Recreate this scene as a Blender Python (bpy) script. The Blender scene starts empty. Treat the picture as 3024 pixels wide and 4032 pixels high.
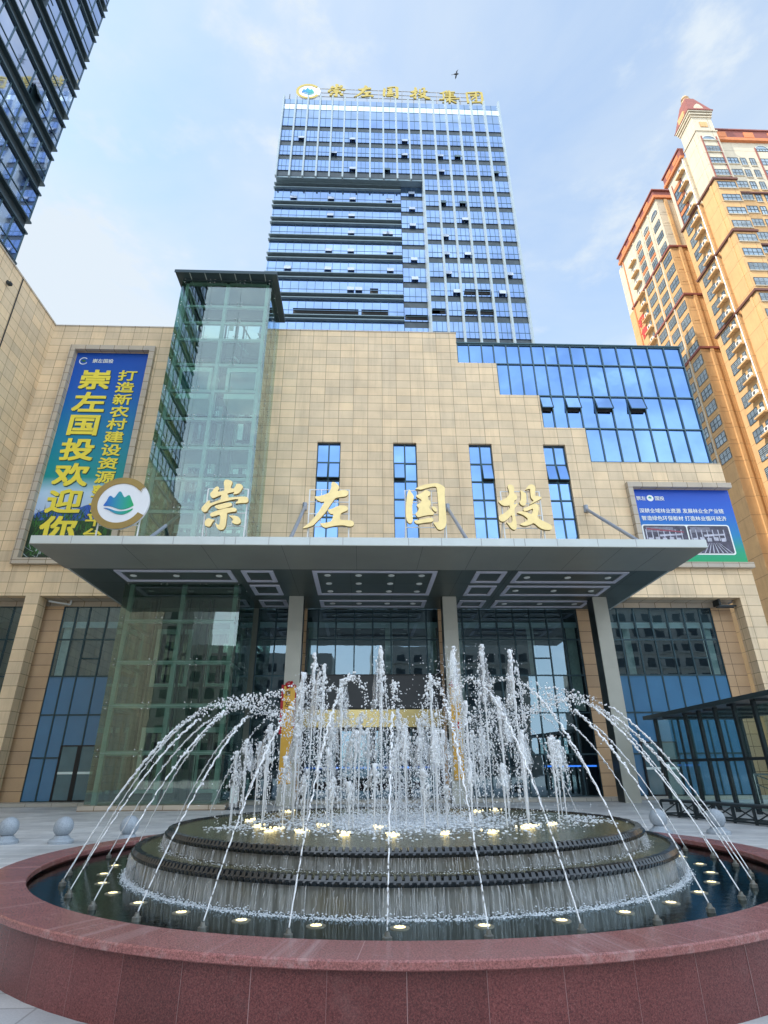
import bpy, bmesh, math, random
from mathutils import Vector, Matrix
random.seed(7)
sc = bpy.context.scene
COL = sc.collection
R = math.radians

# ------------------------------------------------------------------ camera
cam_d = bpy.data.cameras.new("camera")
cam = bpy.data.objects.new("camera", cam_d)
COL.objects.link(cam)
cam_d.sensor_fit = 'VERTICAL'
cam_d.sensor_height = 36.0
cam_d.lens = 19.8637
cam_d.clip_start = 0.1
cam_d.clip_end = 3000
YAW, PITCH, ROLL = R(2.2301), R(24.4468), R(-0.4602)
_f = Vector((math.sin(YAW)*math.cos(PITCH), math.cos(YAW)*math.cos(PITCH), math.sin(PITCH)))
_r = Vector((math.cos(YAW), -math.sin(YAW), 0))
_u = _r.cross(_f)
_r2 = _r*math.cos(ROLL) + _u*math.sin(ROLL)
_u2 = _u*math.cos(ROLL) - _r*math.sin(ROLL)
M = Matrix(((_r2.x, _u2.x, -_f.x, 0), (_r2.y, _u2.y, -_f.y, 0), (_r2.z, _u2.z, -_f.z, 1.5), (0, 0, 0, 1)))
cam.matrix_world = M
sc.camera = cam

# ------------------------------------------------------------------ sky, sun, exposure
SUN_DIR = Vector((-0.72, -0.30, 0.80)).normalized()      # towards the sun
SUN_EL = math.asin(SUN_DIR.z)
SUN_ROT = math.atan2(SUN_DIR.x, SUN_DIR.y)
SKY_STRENGTH, SUN_STRENGTH, EXPOSURE = 0.13, 2.0, 1.75
sc.view_settings.view_transform = 'Standard'
sc.view_settings.look = 'None'
sc.view_settings.gamma = 1.0
sc.view_settings.exposure = EXPOSURE
sc.view_settings.use_curve_mapping = False
sc.cycles.use_denoising = True
try:
    sc.cycles.denoiser = 'OPENIMAGEDENOISE'
except Exception:
    pass
sc.cycles.max_bounces = 10
sc.cycles.transparent_max_bounces = 32
sc.cycles.sample_clamp_indirect = 6.0

w = bpy.data.worlds.new("World")
sc.world = w
w.use_nodes = True
nt = w.node_tree
nt.nodes.clear()
def N(nt, t, **kw):
    n = nt.nodes.new(t)
    for k, v in kw.items():
        setattr(n, k, v)
    return n
out = N(nt, 'ShaderNodeOutputWorld')
sky = N(nt, 'ShaderNodeTexSky', sky_type='NISHITA')
sky.sun_disc = False
sky.sun_elevation = SUN_EL
sky.sun_rotation = SUN_ROT
sky.air_density = 1.0
sky.dust_density = 0.6
sky.ozone_density = 0.9
bg1 = N(nt, 'ShaderNodeBackground')
bg1.inputs[1].default_value = SKY_STRENGTH
tint = N(nt, 'ShaderNodeMix', data_type='RGBA', blend_type='MULTIPLY')
tint.inputs[0].default_value = 1.0
tint.inputs[7].default_value = (0.97, 1.01, 0.95, 1)
nt.links.new(sky.outputs[0], tint.inputs[6])
nt.links.new(tint.outputs[2], bg1.inputs[0])
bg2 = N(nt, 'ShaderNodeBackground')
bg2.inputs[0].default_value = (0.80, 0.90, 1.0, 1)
tc = N(nt, 'ShaderNodeTexCoord')
mp = N(nt, 'ShaderNodeMapping')
mp.inputs['Scale'].default_value = (1.0, 1.0, 2.2)
mp.inputs['Location'].default_value = (0.35, 0.1, 0.0)
nt.links.new(tc.outputs['Generated'], mp.inputs[0])
ns = N(nt, 'ShaderNodeTexNoise')
ns.inputs['Scale'].default_value = 2.1
ns.inputs['Detail'].default_value = 7
ns.inputs['Roughness'].default_value = 0.55
ns.inputs['Distortion'].default_value = 0.5
nt.links.new(mp.outputs[0], ns.inputs[0])
rp = N(nt, 'ShaderNodeValToRGB')
rp.color_ramp.elements[0].position = 0.38
rp.color_ramp.elements[0].color = (0.32, 0.32, 0.32, 1)
rp.color_ramp.elements[1].position = 0.72
rp.color_ramp.elements[1].color = (0.85, 0.85, 0.85, 1)
nt.links.new(ns.outputs['Fac'], rp.inputs[0])
# veil of thin cloud thickens towards the horizon
sp = N(nt, 'ShaderNodeSeparateXYZ')
nt.links.new(tc.outputs['Generated'], sp.inputs[0])
mr = N(nt, 'ShaderNodeMapRange')
mr.inputs['From Min'].default_value = 0.0
mr.inputs['From Max'].default_value = 0.75
mr.inputs['To Min'].default_value = 0.42
mr.inputs['To Max'].default_value = 0.0
nt.links.new(sp.outputs['Z'], mr.inputs['Value'])
# unseen sky behind the camera and overhead is brightened as added fill light
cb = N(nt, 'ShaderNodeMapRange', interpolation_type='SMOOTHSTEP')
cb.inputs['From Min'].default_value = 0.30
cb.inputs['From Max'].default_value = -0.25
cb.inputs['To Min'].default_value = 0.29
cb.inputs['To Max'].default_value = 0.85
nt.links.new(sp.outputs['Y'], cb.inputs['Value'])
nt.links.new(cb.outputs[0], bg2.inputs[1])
# bright thin cloud low in the sky on the sun's side
vm = N(nt, 'ShaderNodeVectorMath', operation='DOT_PRODUCT')
vm.inputs[1].default_value = Vector((-0.62, 0.74, 0.22)).normalized()
nt.links.new(tc.outputs['Generated'], vm.inputs[0])
gm = N(nt, 'ShaderNodeMapRange', interpolation_type='SMOOTHSTEP')
gm.inputs['From Min'].default_value = 0.78
gm.inputs['From Max'].default_value = 1.0
gm.inputs['To Min'].default_value = 0.0
gm.inputs['To Max'].default_value = 0.62
nt.links.new(vm.outputs['Value'], gm.inputs['Value'])
ad = N(nt, 'ShaderNodeMath', operation='ADD', use_clamp=True)
nt.links.new(rp.outputs[0], ad.inputs[0])
nt.links.new(mr.outputs[0], ad.inputs[1])
mx = N(nt, 'ShaderNodeMixShader')
ad2 = N(nt, 'ShaderNodeMath', operation='ADD', use_clamp=True)
nt.links.new(ad.outputs[0], ad2.inputs[0])
nt.links.new(gm.outputs[0], ad2.inputs[1])
n3 = N(nt, 'ShaderNodeTexNoise')
n3.inputs['Scale'].default_value = 5.5
n3.inputs['Detail'].default_value = 8
n3.inputs['Roughness'].default_value = 0.6
nt.links.new(mp.outputs[0], n3.inputs[0])
m3 = N(nt, 'ShaderNodeMapRange', interpolation_type='SMOOTHSTEP')
m3.inputs['From Min'].default_value = 0.50
m3.inputs['From Max'].default_value = 0.74
m3.inputs['To Max'].default_value = 0.55
nt.links.new(n3.outputs['Fac'], m3.inputs['Value'])
ad3 = N(nt, 'ShaderNodeMath', operation='ADD', use_clamp=True)
nt.links.new(ad2.outputs[0], ad3.inputs[0])
nt.links.new(m3.outputs[0], ad3.inputs[1])
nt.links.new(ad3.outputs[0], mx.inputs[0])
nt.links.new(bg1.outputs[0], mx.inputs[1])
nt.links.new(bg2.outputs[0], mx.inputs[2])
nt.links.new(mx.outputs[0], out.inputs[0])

sd = bpy.data.lights.new("sun", 'SUN')
sd.energy = SUN_STRENGTH
sd.angle = R(0.5)
sd.color = (1.0, 0.92, 0.80)
so = bpy.data.objects.new("sun", sd)
COL.objects.link(so)
so.rotation_euler = SUN_DIR.to_track_quat('Z', 'Y').to_euler()
so.location = (-40, -30, 120)

# ------------------------------------------------------------------ materials
def new_mat(name):
    m = bpy.data.materials.new(name)
    m.use_nodes = True
    t = m.node_tree
    b = t.nodes.get('Principled BSDF')
    return m, t, b
def pos_node(t):
    return N(t, 'ShaderNodeNewGeometry').outputs['Position']
def noise(t, vec, scale, detail=4, rough=0.55):
    n = N(t, 'ShaderNodeTexNoise')
    n.inputs['Scale'].default_value = scale
    n.inputs['Detail'].default_value = detail
    n.inputs['Roughness'].default_value = rough
    t.links.new(vec, n.inputs['Vector'])
    return n.outputs['Fac']
def mixrgb(t, fac, a, b, blend='MIX'):
    n = N(t, 'ShaderNodeMix', data_type='RGBA', blend_type=blend)
    for sock, v in ((n.inputs[0], fac), (n.inputs[6], a), (n.inputs[7], b)):
        if isinstance(v, (int, float)):
            sock.default_value = v
        elif isinstance(v, tuple):
            sock.default_value = v + (1,) if len(v) == 3 else v
        else:
            t.links.new(v, sock)
    return n.outputs[2]
def maprange(t, v, a, b, c, d):
    n = N(t, 'ShaderNodeMapRange')
    n.inputs[1].default_value = a; n.inputs[2].default_value = b
    n.inputs[3].default_value = c; n.inputs[4].default_value = d
    t.links.new(v, n.inputs[0])
    return n.outputs[0]
def bump(t, b, h, strength, dist=0.01):
    n = N(t, 'ShaderNodeBump')
    n.inputs['Strength'].default_value = strength
    n.inputs['Distance'].default_value = dist
    t.links.new(h, n.inputs['Height'])
    t.links.new(n.outputs[0], b.inputs['Normal'])
def simple(name, col, rough=0.5, metal=0.0, spec=0.5, var=0.12, vscale=1.5, bmp=0.0, bscale=20.0, emit=None):
    m, t, b = new_mat(name)
    p = pos_node(t)
    f = noise(t, p, vscale, 6, 0.6)
    f2 = maprange(t, f, 0.3, 0.7, 1 - var, 1 + var)
    hv = N(t, 'ShaderNodeHueSaturation')
    hv.inputs['Color'].default_value = col + (1,)
    t.links.new(f2, hv.inputs['Value'])
    t.links.new(hv.outputs[0], b.inputs['Base Color'])
    b.inputs['Roughness'].default_value = rough
    b.inputs['Metallic'].default_value = metal
    b.inputs['Specular IOR Level'].default_value = spec
    if bmp:
        bump(t, b, noise(t, p, bscale, 3), bmp, 0.02)
    if emit:
        b.inputs['Emission Color'].default_value = emit[0] + (1,)
        b.inputs['Emission Strength'].default_value = emit[1]
    return m
def plane_uv(t):
    """u along the wall, v up, from the world position and the face's normal"""
    g = N(t, 'ShaderNodeNewGeometry')
    s = N(t, 'ShaderNodeSeparateXYZ'); t.links.new(g.outputs['Position'], s.inputs[0])
    sn = N(t, 'ShaderNodeSeparateXYZ'); t.links.new(g.outputs['True Normal'], sn.inputs[0])
    def gt(o):
        a = N(t, 'ShaderNodeMath', operation='ABSOLUTE'); t.links.new(o, a.inputs[0])
        c = N(t, 'ShaderNodeMath', operation='GREATER_THAN'); t.links.new(a.outputs[0], c.inputs[0])
        c.inputs[1].default_value = 0.7
        return c.outputs[0]
    def mixf(f, a, b):
        n = N(t, 'ShaderNodeMix', data_type='FLOAT')
        t.links.new(f, n.inputs[0]); t.links.new(a, n.inputs[2]); t.links.new(b, n.inputs[3])
        return n.outputs[0]
    u = mixf(gt(sn.outputs[0]), s.outputs[0], s.outputs[1])
    v = mixf(gt(sn.outputs[2]), s.outputs[2], s.outputs[1])
    c = N(t, 'ShaderNodeCombineXYZ')
    t.links.new(u, c.inputs[0]); t.links.new(v, c.inputs[1])
    return c.outputs[0], g.outputs['Position'], s
def tiles(name, c1, c2, mortar, bw, rh, msize, off=(0, 0), offset=0.0, rough=0.6, var=0.1, vscale=0.6, grain=30, gamt=0.08, bmp=0.3, spec=0.4, stain=0.0):
    m, t, b = new_mat(name)
    uv, p, s = plane_uv(t)
    mpn = N(t, 'ShaderNodeMapping'); mpn.inputs['Location'].default_value = (off[0], off[1], 0)
    t.links.new(uv, mpn.inputs[0])
    br = N(t, 'ShaderNodeTexBrick')
    br.offset = offset; br.squash = 1.0
    br.inputs['Scale'].default_value = 1.0
    br.inputs['Color1'].default_value = c1 + (1,)
    br.inputs['Color2'].default_value = c2 + (1,)
    br.inputs['Mortar'].default_value = mortar + (1,)
    br.inputs['Mortar Size'].default_value = msize
    br.inputs['Mortar Smooth'].default_value = 0.0
    br.inputs['Bias'].default_value = 0.0
    br.inputs['Brick Width'].default_value = bw
    br.inputs['Row Height'].default_value = rh
    t.links.new(mpn.outputs[0], br.inputs[0])
    a = maprange(t, noise(t, p, vscale, 5), 0.3, 0.7, 1 - var, 1 + var)
    g = maprange(t, noise(t, p, grain, 3, 0.7), 0.25, 0.75, 1 - gamt, 1 + gamt)
    mu = N(t, 'ShaderNodeMath', operation='MULTIPLY'); t.links.new(a, mu.inputs[0]); t.links.new(g, mu.inputs[1])
    val = mu.outputs[0]
    if stain:
        # rain streaks: noise stretched along the height
        ms = N(t, 'ShaderNodeMapping'); ms.inputs['Scale'].default_value = (1.6, 1.6, 0.12)
        t.links.new(p, ms.inputs[0])
        st = maprange(t, noise(t, ms.outputs[0], 1.6, 5, 0.7), 0.5, 0.75, 1.0, 1.0 - stain)
        m2 = N(t, 'ShaderNodeMath', operation='MULTIPLY'); t.links.new(val, m2.inputs[0]); t.links.new(st, m2.inputs[1])
        val = m2.outputs[0]
    hv = N(t, 'ShaderNodeHueSaturation')
    t.links.new(br.outputs['Color'], hv.inputs['Color']); t.links.new(val, hv.inputs['Value'])
    t.links.new(hv.outputs[0], b.inputs['Base Color'])
    b.inputs['Roughness'].default_value = rough
    b.inputs['Specular IOR Level'].default_value = spec
    if bmp:
        inv = N(t, 'ShaderNodeMath', operation='SUBTRACT'); inv.inputs[0].default_value = 1.0
        t.links.new(br.outputs['Fac'], inv.inputs[1])
        bump(t, b, inv.outputs[0], bmp, 0.01)
    return m
def mirror_glass(name, tint, rough=0.03, wob=0.12, wscale=0.5, metal=1.0, dirt=0.15):
    m, t, b = new_mat(name)
    p = pos_node(t)
    f = maprange(t, noise(t, p, 0.35, 5), 0.3, 0.7, 1 - dirt, 1 + dirt)
    hv = N(t, 'ShaderNodeHueSaturation'); hv.inputs['Color'].default_value = tint + (1,)
    t.links.new(f, hv.inputs['Value']); t.links.new(hv.outputs[0], b.inputs['Base Color'])
    b.inputs['Metallic'].default_value = metal
    b.inputs['Roughness'].default_value = rough
    if wob:
        bump(t, b, noise(t, p, wscale, 2), wob, 0.05)
    return m
def clear_glass(name, tint, refl=0.18, rough=0.01, wob=0.06, gcol=(0.9, 0.97, 1.0)):
    """a see-through tinted pane that also mirrors: transparent + glossy"""
    m, t, b = new_mat(name)
    t.nodes.remove(b)
    o = [n for n in t.nodes if n.type == 'OUTPUT_MATERIAL'][0]
    tr = N(t, 'ShaderNodeBsdfTransparent'); tr.inputs[0].default_value = tint + (1,)
    gl = N(t, 'ShaderNodeBsdfGlossy'); gl.inputs[0].default_value = gcol + (1,)
    gl.inputs['Roughness'].default_value = rough
    lw = N(t, 'ShaderNodeLayerWeight'); lw.inputs[0].default_value = 0.5
    pw = N(t, 'ShaderNodeMath', operation='POWER'); t.links.new(lw.outputs['Facing'], pw.inputs[0]); pw.inputs[1].default_value = 4.0
    f = maprange(t, pw.outputs[0], 0.0, 1.0, refl, 0.9)
    if wob:
        n = N(t, 'ShaderNodeBump'); n.inputs['Strength'].default_value = wob; n.inputs['Distance'].default_value = 0.05
        t.links.new(noise(t, pos_node(t), 0.6, 2), n.inputs['Height'])
        t.links.new(n.outputs[0], gl.inputs['Normal'])
    mxs = N(t, 'ShaderNodeMixShader')
    t.links.new(f, mxs.inputs[0]); t.links.new(tr.outputs[0], mxs.inputs[1]); t.links.new(gl.outputs[0], mxs.inputs[2])
    t.links.new(mxs.outputs[0], o.inputs[0])
    return m

MT = {}
MT['stone'] = tiles('cream_stone_tiles', (0.76, 0.57, 0.355), (0.63, 0.495, 0.33), (0.28, 0.19, 0.11), 0.926, 0.603, 0.013, off=(-0.19, -0.02), var=0.11, stain=0.20)
MT['stone_trim'] = tiles('pale_stone_trim', (0.50, 0.42, 0.32), (0.42, 0.37, 0.31), (0.17, 0.12, 0.07), 0.926, 0.603, 0.016, off=(-0.19, -0.02), var=0.1)
MT['pilaster'] = tiles('tan_pilaster_stone', (0.52, 0.34, 0.19), (0.46, 0.31, 0.185), (0.14, 0.09, 0.05), 3.0, 0.603, 0.014, off=(0.5, -0.02))
MT['cap'] = simple('grey_coping', (0.30, 0.30, 0.30), 0.5)
MT['frame'] = simple('dark_teal_aluminium', (0.035, 0.07, 0.085), 0.35, 0.6, var=0.05)
MT['frame2'] = simple('grey_teal_aluminium', (0.06, 0.11, 0.13), 0.35, 0.5, var=0.05)
MT['blue_glass'] = mirror_glass('blue_reflective_glass', (0.165, 0.285, 0.52), wob=0.14)
MT['grey_glass'] = mirror_glass('dark_reflective_glass', (0.30, 0.31, 0.30), wob=0.1)
MT['tower_glass'] = mirror_glass('office_tower_glass', (0.235, 0.33, 0.52), wob=0.10, wscale=0.35)
MT['left_glass'] = mirror_glass('left_tower_glass', (0.46, 0.53, 0.70), wob=0.16, wscale=0.22)
MT['spandrel'] = simple('dark_spandrel_panel', (0.048, 0.064, 0.074), 0.30, 0.2, var=0.2)
MT['dark_ledge'] = simple('dark_teal_metal_ledge', (0.045, 0.075, 0.09), 0.35, 0.4, var=0.1)
MT['ledge'] = simple('grey_metal_ledge', (0.16, 0.22, 0.25), 0.35, 0.4, var=0.1)
MT['fin'] = simple('pale_grey_metal_fin', (0.28, 0.34, 0.37), 0.40, 0.2, var=0.06)
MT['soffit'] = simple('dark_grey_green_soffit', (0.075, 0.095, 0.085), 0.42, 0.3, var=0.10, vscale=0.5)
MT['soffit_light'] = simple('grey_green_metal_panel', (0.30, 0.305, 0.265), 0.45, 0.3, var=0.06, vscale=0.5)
MT['fascia'] = simple('pale_grey_metal_fascia', (0.52, 0.56, 0.55), 0.45, 0.3, var=0.05, vscale=0.8)
MT['joint'] = simple('dark_joint', (0.03, 0.03, 0.03), 0.8)
MT['column'] = simple('grey_metal_column', (0.43, 0.43, 0.375), 0.42, 0.25, var=0.07, vscale=0.7)
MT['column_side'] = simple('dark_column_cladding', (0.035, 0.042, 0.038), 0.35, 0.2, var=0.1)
MT['white_strip'] = simple('pale_light_strip', (0.55, 0.56, 0.66), 0.5, var=0.04)
MT['lamp_glass'] = simple('pale_lamp_disc', (0.75, 0.77, 0.74), 0.4, var=0.03)
MT['gold'] = simple('gold_letter_metal', (0.84, 0.65, 0.30), 0.38, 0.3, var=0.07, vscale=3)
MT['gold_edge'] = simple('dark_gold_edge', (0.34, 0.22, 0.05), 0.45, 0.4)
MT['ring_gold'] = simple('matt_bronze_gold', (0.30, 0.205, 0.06), 0.5, 0.2, var=0.08, vscale=2)
MT['roof_gold'] = simple('yellow_gold_letter', (0.40, 0.31, 0.07), 0.5, 0.2, var=0.08)
MT['disc'] = simple('white_logo_panel', (0.72, 0.74, 0.78), 0.5, var=0.03)
MT['white_pipe'] = simple('white_painted_tube', (0.72, 0.74, 0.75), 0.4, var=0.05)
MT['grey_pipe'] = simple('grey_painted_tube', (0.28, 0.31, 0.36), 0.4, 0.2, var=0.08)
MT['dark_steel'] = simple('dark_painted_steel', (0.022, 0.032, 0.038), 0.4, 0.3, var=0.1)
MT['elev_steel'] = simple('pale_green_steel', (0.36, 0.41, 0.395), 0.4, 0.1, var=0.08)
MT['elev_roof'] = simple('dark_teal_roof_metal', (0.05, 0.075, 0.085), 0.4, 0.4, var=0.08)
MT['elev_glass'] = clear_glass('green_tinted_glass', (0.68, 0.805, 0.745), refl=0.10)
MT['pane'] = clear_glass('window_pane_glass', (0.46, 0.58, 0.60), refl=0.22, gcol=(0.58, 0.80, 0.95))
MT['shelter_glass'] = clear_glass('shelter_glass', (0.82, 0.94, 0.92), refl=0.06)
MT['fitting'] = simple('steel_point_fitting', (0.75, 0.78, 0.78), 0.25, 0.8, var=0.02)
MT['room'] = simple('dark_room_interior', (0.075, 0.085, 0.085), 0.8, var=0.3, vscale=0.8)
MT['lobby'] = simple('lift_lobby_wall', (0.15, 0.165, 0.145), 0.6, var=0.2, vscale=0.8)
MT['blind'] = simple('pale_roller_blind', (0.62, 0.72, 0.70), 0.8, var=0.06)
MT['curtain'] = simple('pale_curtain_cloth', (0.80, 0.85, 0.78), 0.9, var=0.15, vscale=6)
MT['blue_panel'] = simple('blue_glass_panel', (0.050, 0.165, 0.30), 0.16, 0.0, 0.9, var=0.10, vscale=0.4)
MT['door_glass'] = simple('teal_door_glass', (0.07, 0.14, 0.165), 0.10, 0.0, 0.8, var=0.1)
MT['door_frame'] = simple('black_door_frame', (0.008, 0.010, 0.012), 0.4, 0.2)
MT['led'] = simple('black_display_screen', (0.022, 0.028, 0.034), 0.35, var=0.08)
MT['gold_sheet'] = simple('polished_gold_sheet', (0.62, 0.50, 0.22), 0.22, 0.7, var=0.08)
MT['blue_led'] = simple('blue_led_strip', (0.05, 0.15, 0.5), 0.4, emit=((0.05, 0.22, 0.9), 0.7))
MT['plaque'] = simple('brass_plaque', (0.62, 0.36, 0.06), 0.30, 0.55, var=0.10, vscale=2)
MT['red_cloth'] = simple('red_silk', (0.45, 0.012, 0.02), 0.5, var=0.2, vscale=8)
MT['ink'] = simple('black_ink', (0.02, 0.014, 0.008), 0.5)
MT['bollard'] = simple('grey_granite', (0.30, 0.34, 0.38), 0.4, var=0.28, vscale=55, bmp=0.1, bscale=90)
MT['cream'] = tiles('cream_painted_wall', (0.54, 0.465, 0.345), (0.51, 0.445, 0.34), (0.32, 0.27, 0.19), 60, 3.05, 0.05, off=(0, 1.3), var=0.06, grain=4, gamt=0.04, bmp=0.05, stain=0.16, rough=0.8)
MT['ochre'] = tiles('ochre_painted_wall', (0.56, 0.335, 0.145), (0.53, 0.32, 0.145), (0.34, 0.20, 0.09), 60, 3.05, 0.05, off=(0, 1.3), var=0.06, grain=4, gamt=0.04, bmp=0.05, stain=0.18, rough=0.8)
MT['terra'] = simple('red_brown_moulding', (0.22, 0.065, 0.05), 0.7, var=0.15)
MT['orange'] = simple('orange_painted_trim', (0.52, 0.17, 0.06), 0.7, var=0.12)
MT['brown'] = simple('dark_brown_moulding', (0.12, 0.045, 0.03), 0.7, var=0.15)
MT['res_glass'] = mirror_glass('apartment_window_glass', (0.28, 0.33, 0.36), wob=0.1, metal=0.85, rough=0.08, dirt=0.4)
MT['res_bar'] = simple('white_window_grille', (0.50, 0.52, 0.50), 0.5)
MT['res_frame'] = simple('dark_window_frame', (0.05, 0.065, 0.075), 0.45, 0.2)
MT['ac'] = simple('white_air_conditioner', (0.70, 0.70, 0.66), 0.5)
MT['ac_fan'] = simple('dark_fan_grille', (0.08, 0.08, 0.08), 0.6)
MT['red_sign'] = simple('red_sign_letter', (0.60, 0.05, 0.04), 0.6)
MT['roof_deck'] = simple('grey_roof_deck', (0.22, 0.22, 0.21), 0.9)

def ramp_mat(name, axis, lo, hi, stops, rough=0.45):
    m, t, b = new_mat(name)
    s = N(t, 'ShaderNodeSeparateXYZ'); t.links.new(pos_node(t), s.inputs[0])
    f = maprange(t, s.outputs[axis], lo, hi, 0, 1)
    r = N(t, 'ShaderNodeValToRGB')
    e = r.color_ramp.elements
    e[0].position, e[0].color = stops[0][0], stops[0][1] + (1,)
    e[1].position, e[1].color = stops[-1][0], stops[-1][1] + (1,)
    for p, c in stops[1:-1]:
        k = e.new(p); k.color = c + (1,)
    t.links.new(f, r.inputs[0]); t.links.new(r.outputs[0], b.inputs['Base Color'])
    b.inputs['Roughness'].default_value = rough
    return m

# ------------------------------------------------------------------ helpers
WL = {}
class MB:
    """collects shapes in world coordinates; build() links them as ONE mesh object"""
    def __init__(s):
        s.v, s.f, s.mi, s.m = [], [], [], 0
    def add(s, vs, fs):
        o = len(s.v); s.v += [tuple(p) for p in vs]
        for f in fs:
            s.f.append([i + o for i in f]); s.mi.append(s.m)
        return s
    def box(s, x0, x1, y0, y1, z0, z1):
        return s.add([(x0,y0,z0),(x1,y0,z0),(x1,y1,z0),(x0,y1,z0),(x0,y0,z1),(x1,y0,z1),(x1,y1,z1),(x0,y1,z1)],
                     [(0,3,2,1),(4,5,6,7),(0,1,5,4),(1,2,6,5),(2,3,7,6),(3,0,4,7)])
    def quad(s, *p):
        return s.add(p, [tuple(range(len(p)))])
    def bar(s, a, b, w, h=None):
        h = h or w
        a, b = Vector(a), Vector(b); d = (b - a).normalized()
        up = Vector((0,0,1)) if abs(d.z) < 0.95 else Vector((0,1,0))
        x = d.cross(up).normalized()*w/2; y = x.cross(d).normalized()*h/2
        return s.add([a-x-y, a+x-y, a+x+y, a-x+y, b-x-y, b+x-y, b+x+y, b-x+y],
                     [(0,1,2,3),(7,6,5,4),(0,4,5,1),(1,5,6,2),(2,6,7,3),(3,7,4,0)])
    def tube(s, pts, rad, n=8, cap=True):
        pts = [Vector(p) for p in pts]
        if isinstance(rad, (int, float)): rad = [rad]*len(pts)
        vs = []
        for i, p in enumerate(pts):
            d = (pts[min(i+1, len(pts)-1)] - pts[max(i-1, 0)])
            d = d.normalized() if d.length > 1e-9 else Vector((0,0,1))
            up = Vector((0,0,1)) if abs(d.z) < 0.9 else Vector((0,1,0))
            x = d.cross(up).normalized(); y = x.cross(d)
            for k in range(n):
                a = 2*math.pi*k/n
                vs.append(p + (x*math.cos(a) + y*math.sin(a))*rad[i])
        fs = []
        for i in range(len(pts)-1):
            for k in range(n):
                fs.append((i*n+k, i*n+(k+1)%n, (i+1)*n+(k+1)%n, (i+1)*n+k))
        if cap:
            fs.append(tuple(range(n))[::-1]); fs.append(tuple((len(pts)-1)*n+k for k in range(n)))
        return s.add(vs, fs)
    def lathe(s, prof, c, n=48, closed=False):
        """prof = [(r, z)], about the vertical axis through c"""
        vs, fs = [], []
        for r, z in prof:
            for k in range(n):
                a = 2*math.pi*k/n
                vs.append((c[0]+r*math.cos(a), c[1]+r*math.sin(a), z))
        m = len(prof)
        for i in range(m if closed else m-1):
            j = (i+1) % m
            for k in range(n):
                fs.append((i*n+k, i*n+(k+1)%n, j*n+(k+1)%n, j*n+k))
        return s.add(vs, fs)
    def prism(s, poly, y0, y1):
        """poly in (x, z), extruded from y0 (front) to y1"""
        n = len(poly)
        a = sum(poly[i][0]*poly[(i+1)%n][1] - poly[(i+1)%n][0]*poly[i][1] for i in range(n))
        if a < 0: poly = poly[::-1]
        vs = [(x, y0, z) for x, z in poly] + [(x, y1, z) for x, z in poly]
        fs = [tuple(range(n)), tuple(range(n, 2*n))[::-1]]
        fs += [(i, n+i, n+(i+1)%n, (i+1)%n) for i in range(n)]
        return s.add(vs, fs)
    def blob(s, c, r, stretch=(1,1,1), rnd=0.0):
        k = []
        for v in ICO_V:
            q = 1 + (random.random()-0.5)*rnd
            k.append((c[0]+v[0]*r*stretch[0]*q, c[1]+v[1]*r*stretch[1]*q, c[2]+v[2]*r*stretch[2]*q))
        return s.add(k, ICO_F)
    def build(s, name, mat, parent=None, smooth=False, recalc=False):
        me = bpy.data.meshes.new(name)
        o = Vector((0,0,0))
        if parent is not None: o = WL[parent.name]
        me.from_pydata([(x-o.x, y-o.y, z-o.z) for x, y, z in s.v], [], s.f)
        for mm in (mat if isinstance(mat, (list, tuple)) else [mat]):
            me.materials.append(mm)
        if isinstance(mat, (list, tuple)):
            me.polygons.foreach_set('material_index', s.mi)
        if recalc:
            bm = bmesh.new(); bm.from_mesh(me); bmesh.ops.recalc_face_normals(bm, faces=bm.faces); bm.to_mesh(me); bm.free()
        if smooth:
            me.polygons.foreach_set('use_smooth', [True]*len(me.polygons))
        me.update()
        ob = bpy.data.objects.new(name, me); COL.objects.link(ob)
        if parent is not None: ob.parent = parent
        WL[ob.name] = o
        return ob
_t = (1 + 5**0.5)/2; _l = (1 + _t*_t)**0.5
ICO_V = [(a/_l, b/_l, c/_l) for a, b, c in ((-1,_t,0),(1,_t,0),(-1,-_t,0),(1,-_t,0),(0,-1,_t),(0,1,_t),(0,-1,-_t),(0,1,-_t),(_t,0,-1),(_t,0,1),(-_t,0,-1),(-_t,0,1))]
ICO_F = [(0,11,5),(0,5,1),(0,1,7),(0,7,10),(0,10,11),(1,5,9),(5,11,4),(11,10,2),(10,7,6),(7,1,8),(3,9,4),(3,4,2),(3,2,6),(3,6,8),(3,8,9),(4,9,5),(2,4,11),(6,2,10),(8,6,7),(9,8,1)]

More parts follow.
